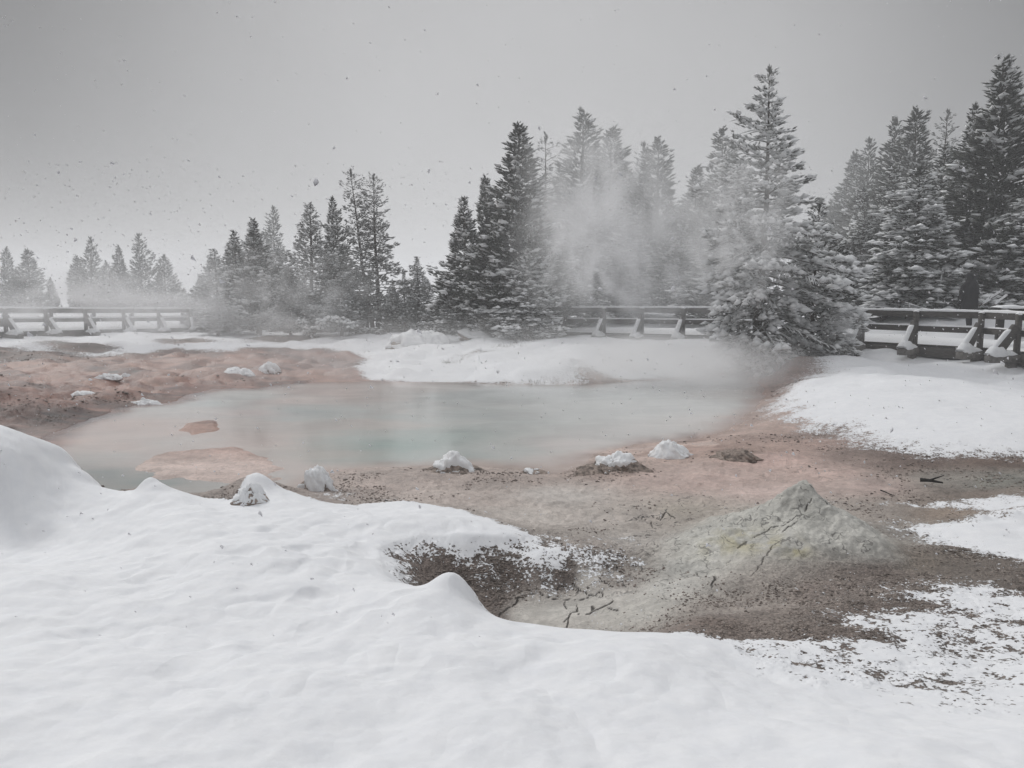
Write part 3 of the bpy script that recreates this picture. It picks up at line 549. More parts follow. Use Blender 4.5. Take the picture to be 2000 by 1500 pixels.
# ------------------------------------------------------------------ rocks with snow caps
def ico(sub):
    bm = bmesh.new(); bmesh.ops.create_icosphere(bm, subdivisions=sub, radius=1)
    v = np.array([x.co[:] for x in bm.verts]); f = np.array([[q.index for q in x.verts] for x in bm.faces]); bm.free(); return v, f
IV, IF = ico(5)
def rock(u, v, w, hpx, label, bare=.5, seed=0, sharp=0.3, D=None, name='snowy_rock', cat='rock', zoff=0, y_el=.8, mat='rock', lean=0.0):
    # u, v: foot of the rock in the photograph; w, hpx its width and height there
    x0, y0, _ = P(u, v, .15)
    for _i in range(4):
        zz = top_z(x0, y0); x0, y0, _ = P(u, v, zz)
    if D: x0, y0, zz = PY(u, v, D)
    R = w / F * y0 / 2; H = hpx / F * y0
    y0 += R * y_el * .5; zz = top_z(x0, y0) + zoff - H * .12 if not D else zz
    rs = np.random.RandomState(seed); ox, oy = rs.rand(2) * 50
    n3 = lambda s, k: (fbm(IV[:, 0] * 1 + ox + IV[:, 2] * .7, IV[:, 1] + oy - IV[:, 2] * .9, s, 4, k, None, .6))
    r = 1 + n3(.9, seed) * .55
    V = IV * r[:, None]
    V[:, 2] = np.sign(V[:, 2]) * np.abs(V[:, 2]) ** (1 + sharp)
    pk = np.clip(V[:, 2], 0, 1); V[:, 0] *= 1 - pk * .22 * (1 + sharp); V[:, 1] *= 1 - pk * .2; V[:, 0] += pk * lean
    V += (n3(.28, seed + 5) * .22)[:, None] * IV
    fl = 1 + .25 * np.clip(.35 - V[:, 2], 0, .6); V[:, 0] *= fl; V[:, 1] *= fl
    S = np.array([R, R * y_el, H * .78])
    root = empty(name, (x0, y0, zz)); tag(root, label, cat)
    link('stone', np_mesh('stone', V * S * [1, 1, 1] , IF, M[mat], True), root)
    # snow cap: pushed out over the upward parts
    nx = fbm(IV[:, 0] * 1.0 + ox + 3, IV[:, 1] + IV[:, 2] + oy, .55, 4, seed + 9, None, .6)
    up = IV[:, 2] - IV[:, 1] * .12
    t = up - bare + nx * 1.0
    t = np.minimum(t, up * 4 + .5)
    off = np.where(t > 0, .05 + .13 * sstep(t, 0, .6), -.08)
    C = (V * (1 + np.where(t > 0, .03, -.08))[:, None]) * S
    C[:, 2] += off * H * .7 + (R * .05) * (t > 0) * sstep(t, 0, .4)
    kf = (t[IF] > -.22).any(1)
    vv, ff = compact(C, IF[kf])
    link('snow_cap', np_mesh('snow_cap', vv, ff, M['capsnow'], True), root)
    return root
rock(148, 772, 70, 16, 'low snow-covered hump on the red mud, leftmost of the small ones', -.2, 1, .1, zoff=-.07, y_el=.55)
rock(210, 746, 42, 11, 'small flat snow-covered rock touching a darker one on the red mud', -.3, 2, 0, zoff=-.07, y_el=.55)
rock(243, 735, 26, 11, 'tiny dark rock with a snow top, beside a flat white one on the mud', .2, 3, 0, zoff=-.07, y_el=.55)
rock(280, 786, 78, 20, 'snow-capped brown mud rock at the water edge on the left', .25, 4, .4, zoff=-.07, y_el=.55)
rock(462, 730, 72, 25, 'broad crusty rock dusted white, left of the ring-shaped one in the pink mud', -.1, 5, .2)
rock(522, 728, 40, 20, 'ring-shaped small rock rimmed with snow in the pink mud', .15, 6, 0)
rock(612, 958, 62, 52, 'upright rock with a thick rounded snow cap at the near pool edge', .2, 7, -.3, lean=.1)
rock(888, 922, 120, 40, 'brown mud mound with snow on its left slope at the near shore', .62, 8, .3, lean=.1)
rock(1038, 925, 50, 9, 'low mud bump with a dab of snow right of the snowy mud mound', .75, 14, 0)
rock(1205, 920, 115, 38, 'dark crumbly mound with a thin snow rim on the pink shore', .82, 9, 0)
rock(1318, 892, 74, 34, 'pointed pink mud mound with a bright snow cap', .15, 10, .5)
rock(1448, 897, 84, 24, 'bare brown mud hump right of the snow-capped pointed mound', 1.8, 11, .4)
rock(485, 982, 58, 40, 'black-faced rock half buried under a pointed snow hood', .6, 12, .3, mat='rock')
rock(908, 1190, 44, 36, 'grey rock under a snow cap at the rim of the gravel pit', .1, 13, -.2)
rock(822, 672, 110, 38, 'large rounded hump of snow-covered brush in front of the pines', .1, 15, .1)
rock(915, 668, 100, 20, 'long low snow hump on the far shore left of the seedlings', -.8, 16, 0)

# loose crumbs of dried mud and gravel
rs = np.random.RandomState(21)
area = np.abs(np.gradient(YY, axis=1) * np.gradient(AA, axis=0) * YY)
wt = area * (np.clip(MV[..., 3] - .12, 0, 1) + .05 * (MV[..., 4] > .3)) * (CT < .25) * (SP < -.05) * (YY < 27) * (YY > 4.2) * (np.abs(AA) < .72); wt = wt / (YY / 6) ** 2.4
wt *= np.clip(.3 + fbm(X, Y, .5, 3, 99) * 2.2, 0.02, 1.5) * (1 - np.clip(blob(X, Y, 1100, 1190, .06, .55, .33) * 1.5, 0, 1))
cs = np.cumsum(wt.ravel()); pick = np.searchsorted(cs, rs.rand(26000) * cs[-1])
cp = np.stack([X.ravel()[pick], Y.ravel()[pick], Z.ravel()[pick]], -1) + np.c_[rs.randn(len(pick), 2) * .006, np.zeros(len(pick))]
cvx, cfx = ico(1); crs = (.003 + .009 * rs.rand(len(pick)) ** 3.5) * (cp[:, 1] / 6) ** .9
def stamp0(tv, tf, pos, sc, rs):
    a = rs.rand(len(pos)) * 6.28; c, s_ = np.cos(a)[:, None], np.sin(a)[:, None]
    t = tv[None] * (1 + .25 * rs.randn(len(pos), len(tv), 1)) * sc[:, None, :]
    v = np.stack([t[..., 0] * c - t[..., 1] * s_, t[..., 0] * s_ + t[..., 1] * c, t[..., 2]], -1) + pos[:, None]
    return v.reshape(-1, 3), (tf[None] + (np.arange(len(pos)) * len(tv))[:, None, None]).reshape(-1, 3)
M['crumb'] = mat_simple('mud_crumbs', (.085, .07, .06), (.34, .29, .26), 9, .9, .2, .005, None, .35, .65)
gv0, gf0 = stamp0(cvx, cfx, cp, np.c_[crs * 1.3, crs, crs * .75], rs)
tag(link('gravel', np_mesh('gravel', gv0, gf0, M['crumb'])), kind='stuff')

# ------------------------------------------------------------------ trees
def basis(d):
    d = d / np.linalg.norm(d, axis=1, keepdims=True)
    up = np.tile([0, 0, 1.], (len(d), 1)); side = np.cross(d, up)
    nn = np.linalg.norm(side, axis=1, keepdims=True); side = np.where(nn < 1e-3, [1, 0, 0], side / np.maximum(nn, 1e-3))
    return d, side, np.cross(side, d)
def stamp(tv, tf, pos, d, sc, roll=None):
    a, s, u = basis(d)
    if roll is not None:
        c, q_ = np.cos(roll)[:, None], np.sin(roll)[:, None]; s, u = s * c + u * q_, u * c - s * q_
    sc = np.atleast_1d(sc); sc = sc[:, None, None] if sc.ndim == 1 else sc[:, None, :]
    t = tv[None] * sc
    v = pos[:, None] + t[..., 0:1] * a[:, None] + t[..., 1:2] * s[:, None] + t[..., 2:3] * u[:, None]
    f = tf[None] + (np.arange(len(pos)) * len(tv))[:, None, None]
    return v.reshape(-1, 3), f.reshape(-1, tf.shape[1])
def tuft_template(nbl, seed, wid=.09, spread=.55):
    rs = np.random.RandomState(seed); vv = []; ff = []
    for i in range(nbl):
        a0 = (i / nbl) * .75; ph = i * 2.4 + rs.rand() * .5; r = spread * (.8 + .4 * rs.rand()) * (1 - .35 * i / nbl)
        dx = .34; c, s = math.cos(ph), math.sin(ph)
        b = np.array([a0, 0, 0]); tip = np.array([a0 + dx, r * c * .55, r * s * .55]); px = np.array([0, -s, c]) * wid * .5
        k = len(vv); vv += [b + px - [.05, 0, 0], b - px + [.05, 0, 0], tip]; ff.append([k, k + 1, k + 2])
    k = len(vv); r = spread * .30         # the bushy shoot itself
    vv += [np.array(p) for p in ((-.05, 0, 0), (.45, r, 0), (.5, -r * .5, r * .87), (.45, -r * .5, -r * .87), (1.12, 0, 0))]
    for a, b, c in ((0, 2, 1), (0, 3, 2), (0, 1, 3), (4, 1, 2), (4, 2, 3), (4, 3, 1)): ff.append([k + a, k + b, k + c])
    return np.array(vv), np.array(ff)
PADV = np.array([[-.1, 0, .02], [1.0, 0, .0], [.45, .34, 0], [.45, -.34, 0], [.4, 0, .33], [.45, 0, -.12]])
PADF = np.array([[4, 0, 3], [4, 3, 1], [4, 1, 2], [4, 2, 0], [5, 3, 0], [5, 1, 3], [5, 2, 1], [5, 0, 2]])
def tube(pts, rad, k=6):
    pts = np.array(pts, float); n = len(pts); tg = np.gradient(pts, axis=0)
    a, s, u = basis(tg); th = np.arange(k) / k * 2 * math.pi
    v = pts[:, None] + (np.cos(th)[None, :, None] * s[:, None] + np.sin(th)[None, :, None] * u[:, None]) * np.array(rad)[:, None, None]
    i = np.arange(n - 1)[:, None] * k; j = np.arange(k)[None]; j2 = (j + 1) % k
    f = np.stack([i + j, i + j2, i + k + j2, i + k + j], -1).reshape(-1, 4)
    return v.reshape(-1, 3), f
def joinm(parts):
    vs_, fs_ = [], []; o = 0
    for v, f in parts: vs_.append(v); fs_.append(f + o); o += len(v)
    return np.concatenate(vs_), np.concatenate(fs_)
def gen_tree(seed, H=10., R=1.7, nb=110, t0=.06, dens=34, pw=.8, e_top=55, e_bot=-18, droop=.25, snow=.5, bulge=.15, tl=.24, frond=.36, mat='needle', gaps=0., lean=(0, 0), asym=.25, snow_sz=1.0, tuftn=8, wid=.09, spread=.55, clump=0., trunk_r=None, jit=.05, vert=0., prof_f=None, limb_snow=0, pl=1.0, sdz=.6):
    rs = np.random.RandomState(seed)
    tv, tf = tuft_template(tuftn, seed, wid, spread)
    SN = []; TP = []; TD = []; TS = []; wood = []; SPs = []; SDs = []; SS = []
    spine = lambda t: np.array([lean[0] * t + .12 * math.sin(t * 5 + seed) * (1 - t), lean[1] * t + .1 * math.sin(t * 4 + seed * 2) * (1 - t), H * t])
    tr = trunk_r or H * .0135
    ts = np.linspace(0, 1, 14)
    wood.append(tube([spine(t) - np.array([0, 0, .35 * (t == 0)]) for t in ts], [max(tr * (1 - t) ** .85, .012) for t in ts], 7))
    ph0 = rs.rand(6) * 6.28
    for i in range(nb):
        t = t0 + (1 - t0) * (1 - (1 - (i + rs.rand()) / nb) ** 1.0) * .985
        az = i * 2.39996 + rs.rand() * .7
        prof = (1 - t) ** pw * min(1, (t - t0 * .2) / bulge * .5 + .55) if prof_f is None else prof_f(t)
        L = R * prof * (.68 + .5 * rs.rand()) * (1 + asym * math.sin(az + ph0[0] + t * 5) + asym * .6 * math.sin(2 * az + ph0[1] - t * 9)) + .12
        if rs.rand() < gaps: L *= .45
        if rs.rand() < .06: L *= 1.3
        k = min(1, max(0, t)) ; el = math.radians(e_bot + (e_top - e_bot) * k ** 1.1 + rs.randn() * 7)
        o = spine(t); hd = np.array([math.cos(az), math.sin(az), 0]); sd = np.array([-hd[1], hd[0], 0])
        def bp(s): return o[None] + hd * (s * L * math.cos(el))[:, None] + np.array([0, 0, 1.]) * (s * L * math.sin(el) - droop * L * (s ** 1.5) * (1 - k) + .22 * L * np.clip(s - .75, 0, 1) * (1 - .5 * k))[:, None]
        ss = np.linspace(0, 1, 5); bpt = bp(ss)
        wood.append(tube(bpt, [max(.011 * L ** .6 * (1.3 - s), .004) * (H / 10) * 1.5 for s in ss], 3))
        nt = int(max(5, L * dens * (.8 + .4 * rs.rand()))); bs_ = (.25 + 1.5 * rs.rand() ** 1.3)
        s = rs.rand(nt) ** (.62) * .98 + .03; s = np.minimum(s, 1.0)
        lw = (1 - s * .85) * L * frond + .03
        lat = (rs.rand(nt) * 2 - 1) * lw
        if clump > 0: s = s + (np.round(s * L / .3) * .3 / L - s) * clump * .6; lat = lat + (np.round(lat / .22) * .22 - lat) * clump * .5
        pos = bp(s) + sd * lat[:, None] + hd * (np.abs(lat) * .35)[:, None]
        pos[:, 2] += -np.abs(lat) * droop * .9 * (1 - k) + rs.randn(nt) * jit * (1 + L * .4)
        dirv = hd * (.75 + .3 * rs.rand(nt))[:, None] + sd * (np.sign(lat) * (.25 + .9 * np.abs(lat) / (lw + 1e-6)) * .8)[:, None]
        dirv = dirv + np.array([0, 0, 1.]) * (.45 * k + .22 + vert - droop * .9 * (1 - k) + rs.randn(nt) * .25)[:, None]
        size = tl * (.7 + .6 * rs.rand(nt)) * (.45 + .65 * (1 - t) ** .7)
        TP.append(pos); TD.append(dirv); TS.append(size)
        pm = rs.rand(nt) < snow * bs_ * (.35 + .75 * s) * (1.1 - .25 * t)
        SPs.append(pos[pm] + np.array([0, 0, .030])); sdv = dirv[pm].copy(); sdv[:, 2] *= sdz; SDs.append(sdv)
        q = size[pm] * snow_sz * (.6 + .9 * rs.rand(pm.sum())); SS.append(np.c_[q * pl, q * (.75 + .5 * rs.rand(len(q))), q * (.7 + .5 * rs.rand(len(q)))])
        if limb_snow and L > .35:
            s5 = np.linspace(.12, 1.0, 7); c5 = bp(s5) + np.array([0, 0, .022]); SN.append(tube(c5, limb_snow * np.array([.5, 1, .9, .9, .75, .6, .2]) * (.7 + .5 * rs.rand()), 4))
            for _k in range(int(L * 7)):
                s0 = .18 + .8 * rs.rand(); sg_ = 1 if rs.rand() < .5 else -1; tl_ = ((1 - s0 * .8) * L * frond * 1.15 + .12) * (.6 + .5 * rs.rand())
                b0 = bp(np.array([s0]))[0]; q4 = np.linspace(0, 1, 4)[:, None]
                cv4 = b0 + (sd * sg_ * .8 + hd * .75) * tl_ * q4 + np.array([0, 0, 1.]) * (.03 - (droop * .9 * (1 - k) + .05) * tl_ * q4 ** 2)
                SN.append(tube(cv4, limb_snow * .62 * np.array([.7, 1, .8, .2]) * (.6 + .6 * rs.rand()), 3))
    # leader shoots
    nl = 10; lt = 1 - rs.rand(nl) * .05
    TP.append(np.array([spine(t) for t in lt])); a = rs.rand(nl) * 6.28; TD.append(np.c_[np.cos(a) * .4, np.sin(a) * .4, np.full(nl, 1.)]); TS.append(np.full(nl, tl))
    TP = np.concatenate(TP); TD = np.concatenate(TD); TS = np.concatenate(TS)
    cv, cf = stamp(tv, tf, TP, TD, TS, rs.rand(len(TP)) * 6.28)
    SPs = np.concatenate(SPs); SDs = np.concatenate(SDs); SS = np.concatenate(SS)
    sv, sf = stamp(PADV, PADF, SPs, SDs, SS)
    wv, wf = joinm(wood)
    if SN:
        tv_, tf_ = joinm(SN); tri = np.r_[tf_[:, [0, 1, 2]], tf_[:, [0, 2, 3]]]; sv, sf = joinm([(sv, sf), (tv_, tri)])
    return (np_mesh('crown', cv, cf, M[mat]), np_mesh('snow_load', sv, sf, M['treesnow'], True), np_mesh('trunk', wv, wf, M['bark'], True), H, R)
KIND = {
 'dense': dict(R=1.75, nb=140, dens=34, snow=.44, frond=.34, tl=0.3, e_top=62, e_bot=12, droop=.08, clump=.6, snow_sz=1.35, jit=.10, vert=.35, tuftn=5, pw=.86, asym=.3, pl=0.7, sdz=1.0),
 'dark': dict(R=1.6, nb=150, dens=36, snow=0.34, frond=.32, tl=0.3, e_top=65, e_bot=15, droop=.05, clump=.7, snow_sz=1.2, pw=.84, jit=.10, vert=.4, tuftn=5, asym=.3, pl=0.7, sdz=1.0),
 'frosted': dict(R=1.9, nb=135, dens=36, snow=0.55, frond=.38, tl=.24, e_top=50, e_bot=0, droop=.15, mat='frost', snow_sz=1.2, jit=.10, vert=.2, tuftn=6, pw=.85, asym=.3, pl=0.75, sdz=0.9),
 'sparse': dict(R=1.35, nb=95, dens=20, snow=.42, frond=.30, tl=.22, e_top=40, e_bot=-15, droop=.12, mat='frost', gaps=.15, pw=.6, asym=.3, snow_sz=.8, tuftn=9),
 'laden': dict(R=2.1, nb=125, dens=30, snow=0.6, frond=.42, tl=0.3, e_top=40, e_bot=-14, droop=.36, snow_sz=1.5, pw=.76, jit=.08, asym=.3, tuftn=6, limb_snow=0.06, pl=0.8),
 'far': dict(R=1.8, nb=120, dens=24, snow=0.3, frond=.36, tl=.36, e_top=55, e_bot=8, droop=.06, snow_sz=1.0, wid=.14, pw=0.82, asym=.35, jit=.13, vert=.3, tuftn=5, pl=0.7, sdz=1.0),
}
PROTO = {}
def proto(kind, i, **kw):
    key = (kind, i)
    if key not in PROTO:
        a = dict(KIND[kind]); a.update(kw); a['R'] *= (1, .88, 1.12)[i % 3]; a['nb'] = int(a['nb'] * (1, 1.12, .86)[i % 3]); a['gaps'] = (.04, .12, .2)[i % 3]; a['asym'] = (.2, .35, .45)[i % 3]; PROTO[key] = gen_tree(100 + 17 * i + len(kind), **a)
    return PROTO[key]
def plant(kind, i, u, vtop, y, wpx, label, group, name='pine_tree', rz=None, meshes=None, vb=None, cat='tree'):
    x = (u - 1000) / F * y * (math.cos(PITCH) if False else 1.0)
    x, _, ztop = PY(u, vtop, y)
    zb = top_z(x, y) if vb is None else PY(u, vb, y)[2]
    cr, sl, tk, H, R = meshes or proto(kind, i)
    h = ztop - zb; s = h / H; sw = (wpx / F * y) / (2 * R * 1.05)
    root = empty(name, (x, y, zb), (u * .37 + i) % 6.28 if rz is None else rz); root.rotation_euler = (.022 * math.sin(u * 1.7), .022 * math.cos(u * 2.3), root.rotation_euler.z) if rz is None else root.rotation_euler; root.scale = (sw, sw, s)
    tag(root, label, cat, group)
    for nm, me in (('trunk', tk), ('crown', cr), ('snow_load', sl)): link(nm, me, root)
    return root
GF = 'faint far pines beyond the left boardwalk'; GA = 'frosted pines behind the pool, left of centre'; GB = 'dark pines right of the gap'; GC = 'misty pines behind the middle railing'; GR = 'pines behind the right boardwalk'
T = [
 ('far', 0, 12, 486, 110.2, 75, 'narrow grey pine cut by the left edge of the view', GF), ('far', 1, 55, 490, 108.3, 114, 'broad grey pine beside the one at the left edge, above the railing', GF), ('far', 0, 98, 545, 114, 52, 'small pine at the right foot of the leftmost pair', GF),
 ('far', 1, 147, 503, 114, 82, 'shorter pine at the left end of the second far group', GF), ('far', 2, 174, 467, 112.1, 101, 'tall pointed pine, second in the second far group', GF), ('far', 0, 207, 513, 117.8, 69, 'low round-topped pine between two taller far pines', GF),
 ('far', 1, 231, 483, 114, 75, 'slim pine just left of the blunt-topped far pine', GF), ('far', 2, 272, 461, 110.2, 105, 'blunt-topped tallest pine of the far group', GF), ('far', 0, 318, 501, 110.2, 103, 'bushy far pine right of the blunt-topped one', GF), ('far', 1, 355, 565, 117.8, 69, 'lowest faint pine near the gap before the frosted cluster', GF),
 ('frosted', 0, 388, 543, 44, 80, 'low pale tree at the left tip of the frosted cluster', GA), ('frosted', 1, 422, 488, 42, 114, 'pale frosted pine fading into steam at the cluster left', GA), ('dense', 0, 458, 453, 39, 120, 'pine with a dark knobby tip, left of its taller neighbour', GA),
 ('dense', 1, 497, 431, 38.5, 138, 'dark-topped pine in front of the faint tall one', GA), ('far', 2, 532, 408, 100, 120, 'faint grey pine rising behind the frosted cluster', GA), ('frosted', 2, 604, 398, 37.5, 189, 'wide frosted pine left of the two tall thin pines', GA),
 ('dense', 2, 651, 386, 41, 126, 'dark pine squeezed behind the wide frosted one', GA), ('frosted', 0, 565, 520, 37, 103, 'short frosted pine filling the low gap beside the wide one', GA), ('frosted', 1, 425, 575, 36.5, 97, 'short frosted pine at the end of the left railing', GA), ('frosted', 2, 665, 530, 36, 126, 'low frosted pine under the leaning thin pine', GA), ('frosted', 0, 765, 555, 38, 69, 'short frosted pine right of the tall thin pair', GA),
 ('frosted', 1, 815, 503, 37, 92, 'little pale pine standing alone before the gap', GA), ('frosted', 2, 789, 528, 38, 52, 'smallest pale pine touching the lone little one', GA),
 ('dense', 0, 903, 390, 32, 161, 'snow-speckled pine at the left of the dark cluster', GB), ('dark', 1, 952, 348, 32.5, 126, 'slim dark pine with a side spur, left of the tallest dark pine', GB), ('dark', 0, 1009, 245, 31.5, 247, 'tallest darkest pine of the cluster right of the gap', GB),
 ('sparse', 2, 1068, 262, 34, 143, 'thin open pine on the right of the tallest dark pine', GB), ('laden', 0, 1030, 480, 30, 157, 'snow-laden low pine at the foot of the dark cluster', GB), ('dense', 2, 962, 500, 30.5, 138, 'medium pine low in front of the dark cluster', GB), ('laden', 1, 880, 585, 31, 84, 'little snowy pine by the gap, left of the dark cluster', GB),
 ('far', 0, 1137, 222, 72.6, 243, 'tall misty pine, highest behind the middle railing', GC), ('far', 1, 1188, 255, 74.25, 215, 'misty pine just right of the highest misty one', GC), ('far', 2, 1262, 286, 75.9, 121, 'thin misty spire left of a bushy pine', GC), ('far', 0, 1293, 278, 70.95, 215, 'bushy misty pine beside a thin spire', GC), ('dense', 1, 1235, 400, 40, 161, 'mid-height pine dimmed by the steam plume', GC),
 ('far', 1, 1357, 330, 69.3, 157, 'lower misty pine in the dip left of the big fir', GC), ('far', 2, 1422, 258, 67.65, 243, 'misty pine with a bare tip close left of the big fir', GC), ('dense', 2, 1150, 430, 38, 184, 'shorter pine behind the left of the middle railing', GC), ('frosted', 0, 1210, 520, 36, 138, 'small pale pine right behind the middle railing', GC), ('frosted', 1, 1100, 480, 35, 149, 'pale pine at the left end of the middle railing', GC), ('dense', 0, 1335, 440, 37, 172, 'pine behind the right end of the middle railing', GC), ('dense', 1, 1400, 460, 34, 172, 'dim pine showing through the left side of the big fir', GC),
 ('far', 0, 1640, 365, 105, 172, 'faintest pine of the right slope, lowest on the skyline', GR), ('far', 1, 1665, 305, 92, 172, 'faint pine second from the left on the right skyline', GR), ('far', 2, 1702, 278, 78, 172, 'grey pine third from the left on the right skyline', GR), ('far', 0, 1746, 240, 62, 186, 'forked grey pine left of the pointed one on the skyline', GR),
 ('far', 1, 1785, 220, 46, 215, 'pointed pine standing out above the right skyline', GR), ('sparse', 0, 1850, 218, 39, 126, 'open wispy pine in the skyline notch', GR), ('dense', 2, 1905, 205, 35, 206, 'tall pine leaning into the highest one at the right', GR), ('dark', 1, 1975, 120, 30, 299, 'highest dark pine at the right edge of the view', GR),
 ('laden', 0, 1797, 332, 28.5, 231, 'snow-laden pine directly behind the right railing', GR), ('dense', 0, 1690, 415, 31, 172, 'dark pine between the big fir and the snow-laden pine', GR), ('dense', 1, 1735, 440, 29.5, 149, 'half-hidden pine left of the snow-laden one', GR), ('frosted', 0, 1870, 370, 33, 218, 'frosted pine directly behind the standing person', GR), ('frosted', 1, 1935, 320, 32, 206, 'frosted pine rising right of the standing person', GR),
 ('laden', 1, 2005, 390, 27.5, 199, 'snowy pine hanging in from the right edge', GR), ('dense', 2, 1635, 455, 31, 149, 'pine behind the big fir at its right', GR), ('dense', 0, 1840, 290, 34, 218, 'bushy grey pine below the wispy one', GR), ('dense', 1, 1745, 330, 36, 195, 'grey pine mid-slope below the forked one', GR), ('dense', 2, 1685, 370, 39, 161, 'grey pine mid-slope near the big fir', GR),
]
for t in T: plant(*t[:6], t[6], t[7])
for k, (u, vt, y, w) in enumerate([(2130, 150, 30, 240), (2260, 200, 28, 240), (-70, 470, 57, 100), (-150, 480, 60, 100)]):
    plant('dense' if k < 2 else 'far', k % 2, u, vt, y * (1 if k < 2 else 1.9), w, ['tall pine beyond the right edge', 'second tall pine beyond the right edge', 'far pine beyond the left edge', 'second far pine beyond the left edge'][k], GR if k < 2 else GF)
thinA = gen_tree(901, H=10, R=1.45, nb=105, dens=22, snow=.40, frond=.30, tl=.22, e_top=35, e_bot=-15, droop=.12, mat='frost', gaps=.2, pw=.55, asym=.35, snow_sz=.75, tuftn=9, t0=.1, lean=(-1.0, 0), trunk_r=.12)
plant(None, 0, 683, 332, 37, 120, 'tall thin pine leaning left, upper trunk visible', GA, meshes=thinA, rz=0)
thinB = gen_tree(905, H=10, R=1.6, nb=120, dens=24, snow=.45, frond=.28, tl=.22, e_top=30, e_bot=-12, droop=.10, mat='frost', gaps=.15, pw=.5, asym=.25, snow_sz=.8, tuftn=9, t0=.08, trunk_r=.13)
plant(None, 0, 730, 340, 37, 130, 'tall thin upright pine, right of the leaning one', GA, meshes=thinB, rz=0)
for o in list(sc.objects):
    if o.type == 'EMPTY' and o.get('label', '').startswith('tall thin pine leaning'):
        sx = o.scale[0]; o.location.x += 1.0 * sx
fprof = lambda t: float(np.interp(t, [0, .05, .15, .31, .47, .58, .69, .80, .83, .88, .94, 1], [.85, 1.0, 1.0, .95, .78, .58, .42, .34, .18, .14, .12, .03]))
fir = gen_tree(777, limb_snow=.045, pl=1.0, H=10, R=2.9, nb=150, dens=24, snow=.7, frond=.36, tl=.24, e_top=30, e_bot=-14, droop=.48, mat='frost', gaps=.22, prof_f=fprof, asym=.3, snow_sz=1.35, tuftn=7, t0=.02, trunk_r=.17, jit=.035)
plant(None, 0, 1503, 138, 23.6, 345, 'largest fir with drooping snowy boughs reaching the ground, left of the right railing', 'firs beside the right railing', name='fir_tree', meshes=fir, rz=.4)
fir2 = gen_tree(779, limb_snow=.055, H=7, R=2.0, nb=100, dens=28, snow=.6, frond=.40, tl=.25, e_top=35, e_bot=-25, droop=.42, gaps=.05, pw=.8, snow_sz=1.15, t0=.03)
plant(None, 0, 1600, 400, 24.6, 200, 'snow-heavy shorter fir tucked against the right side of the largest fir', 'firs beside the right railing', name='fir_tree', meshes=fir2, rz=1.4)
# seedlings
sd_m = gen_tree(55, H=1.0, R=.28, nb=26, dens=40, snow=.95, frond=.3, tl=.13, e_top=60, e_bot=10, droop=.05, snow_sz=1.5, t0=.1, trunk_r=.015)
for k, (u, vt, vb, w, lab) in enumerate([(966, 640, 655, 16, 'leftmost snowy seedling on the far white mound'), (992, 637, 660, 20, 'second snowy seedling from the left on the far mound'), (1022, 634, 655, 18, 'third snowy seedling from the left on the far mound'), (1056, 636, 660, 26, 'bushiest snowy seedling, rightmost on the far mound'), (828, 646, 668, 16, 'tiny white seedling before the snow-covered brush'), (850, 655, 672, 12, 'lowest tiny seedling right of the snow-covered brush')]):
    x, y, _ = P(u, vb, .5)
    for _i in range(4): x, y, _ = P(u, vb, top_z(x, y))
    plant(None, 0, u, vt, y, w * 1.3, lab, 'snow-covered seedlings', name='pine_seedling', meshes=sd_m, rz=k * 1.3, cat='seedling')

# ------------------------------------------------------------------ boards, boxes
def box_np(sx, sy, sz, cuts=1):
    bm = bmesh.new(); bmesh.ops.create_cube(bm, size=1); bmesh.ops.scale(bm, vec=(sx, sy, sz), verts=bm.verts)
    bmesh.ops.bevel(bm, geom=bm.edges[:], offset=min(sx, sy, sz) * .10, segments=1, affect='EDGES')
    bmesh.ops.triangulate(bm, faces=bm.faces[:])
    v = np.array([x.co[:] for x in bm.verts]); f = np.array([[q.index for q in x.verts] for x in bm.faces]); bm.free(); return v, f
def beam(a, b, w, h, up=(0, 0, 1)):      # board from a to b; w sideways, h along up
    a = np.array(a, float); b = np.array(b, float); d = b - a; L = np.linalg.norm(d); d = d / L
    s = np.cross(d, up); s = s / np.linalg.norm(s); u = np.cross(s, d)
    v, f = box_np(L, w, h); return (a + b) / 2 + v[:, :1] * d + v[:, 1:2] * s + v[:, 2:] * u, f
def snow_strip(a, b, w, h, seed, n=26, up=(0, 0, 1), taper=True, brk=0.0):   # rounded snow lying along a board
    a = np.array(a, float); b = np.array(b, float); d = b - a; L = np.linalg.norm(d); dd = d / L
    s = np.cross(dd, up); s = s / np.linalg.norm(s); u = np.cross(s, dd)
    t = np.linspace(0, 1, n); k = 9; th = np.linspace(-.15, math.pi + .15, k)
    nz = fbm(t * L + seed * 3.1, t * 0 + seed, .3, 3, seed % 50)
    hh = h * (1 + .45 * nz); hh = np.where(nz < -1 + brk * 2, hh * .15, hh)
    if taper: hh = hh * np.clip(np.minimum(t, 1 - t) * n * .5 + .2, 0, 1)
    ww = w * .5 * (1 + .15 * fbm(t * L + seed, t * 0, .25, 2, 3))
    v = (a + t[:, None] * d)[:, None] + (np.cos(th)[None, :] * ww[:, None])[..., None] * s + (np.sign(np.sin(th)) * np.abs(np.sin(th)) ** .7 * hh[:, None])[..., None] * u
    i = np.arange(n - 1)[:, None] * k; j = np.arange(k - 1)[None]
    f = np.stack([i + j, i + k + j, i + k + j + 1, i + j + 1], -1).reshape(-1, 4)
    return v.reshape(-1, 3), f
def solid(name, parts, mat, parent=None, smooth=False):
    return link(name, np_mesh(name, *joinm(parts), M[mat], smooth), parent)

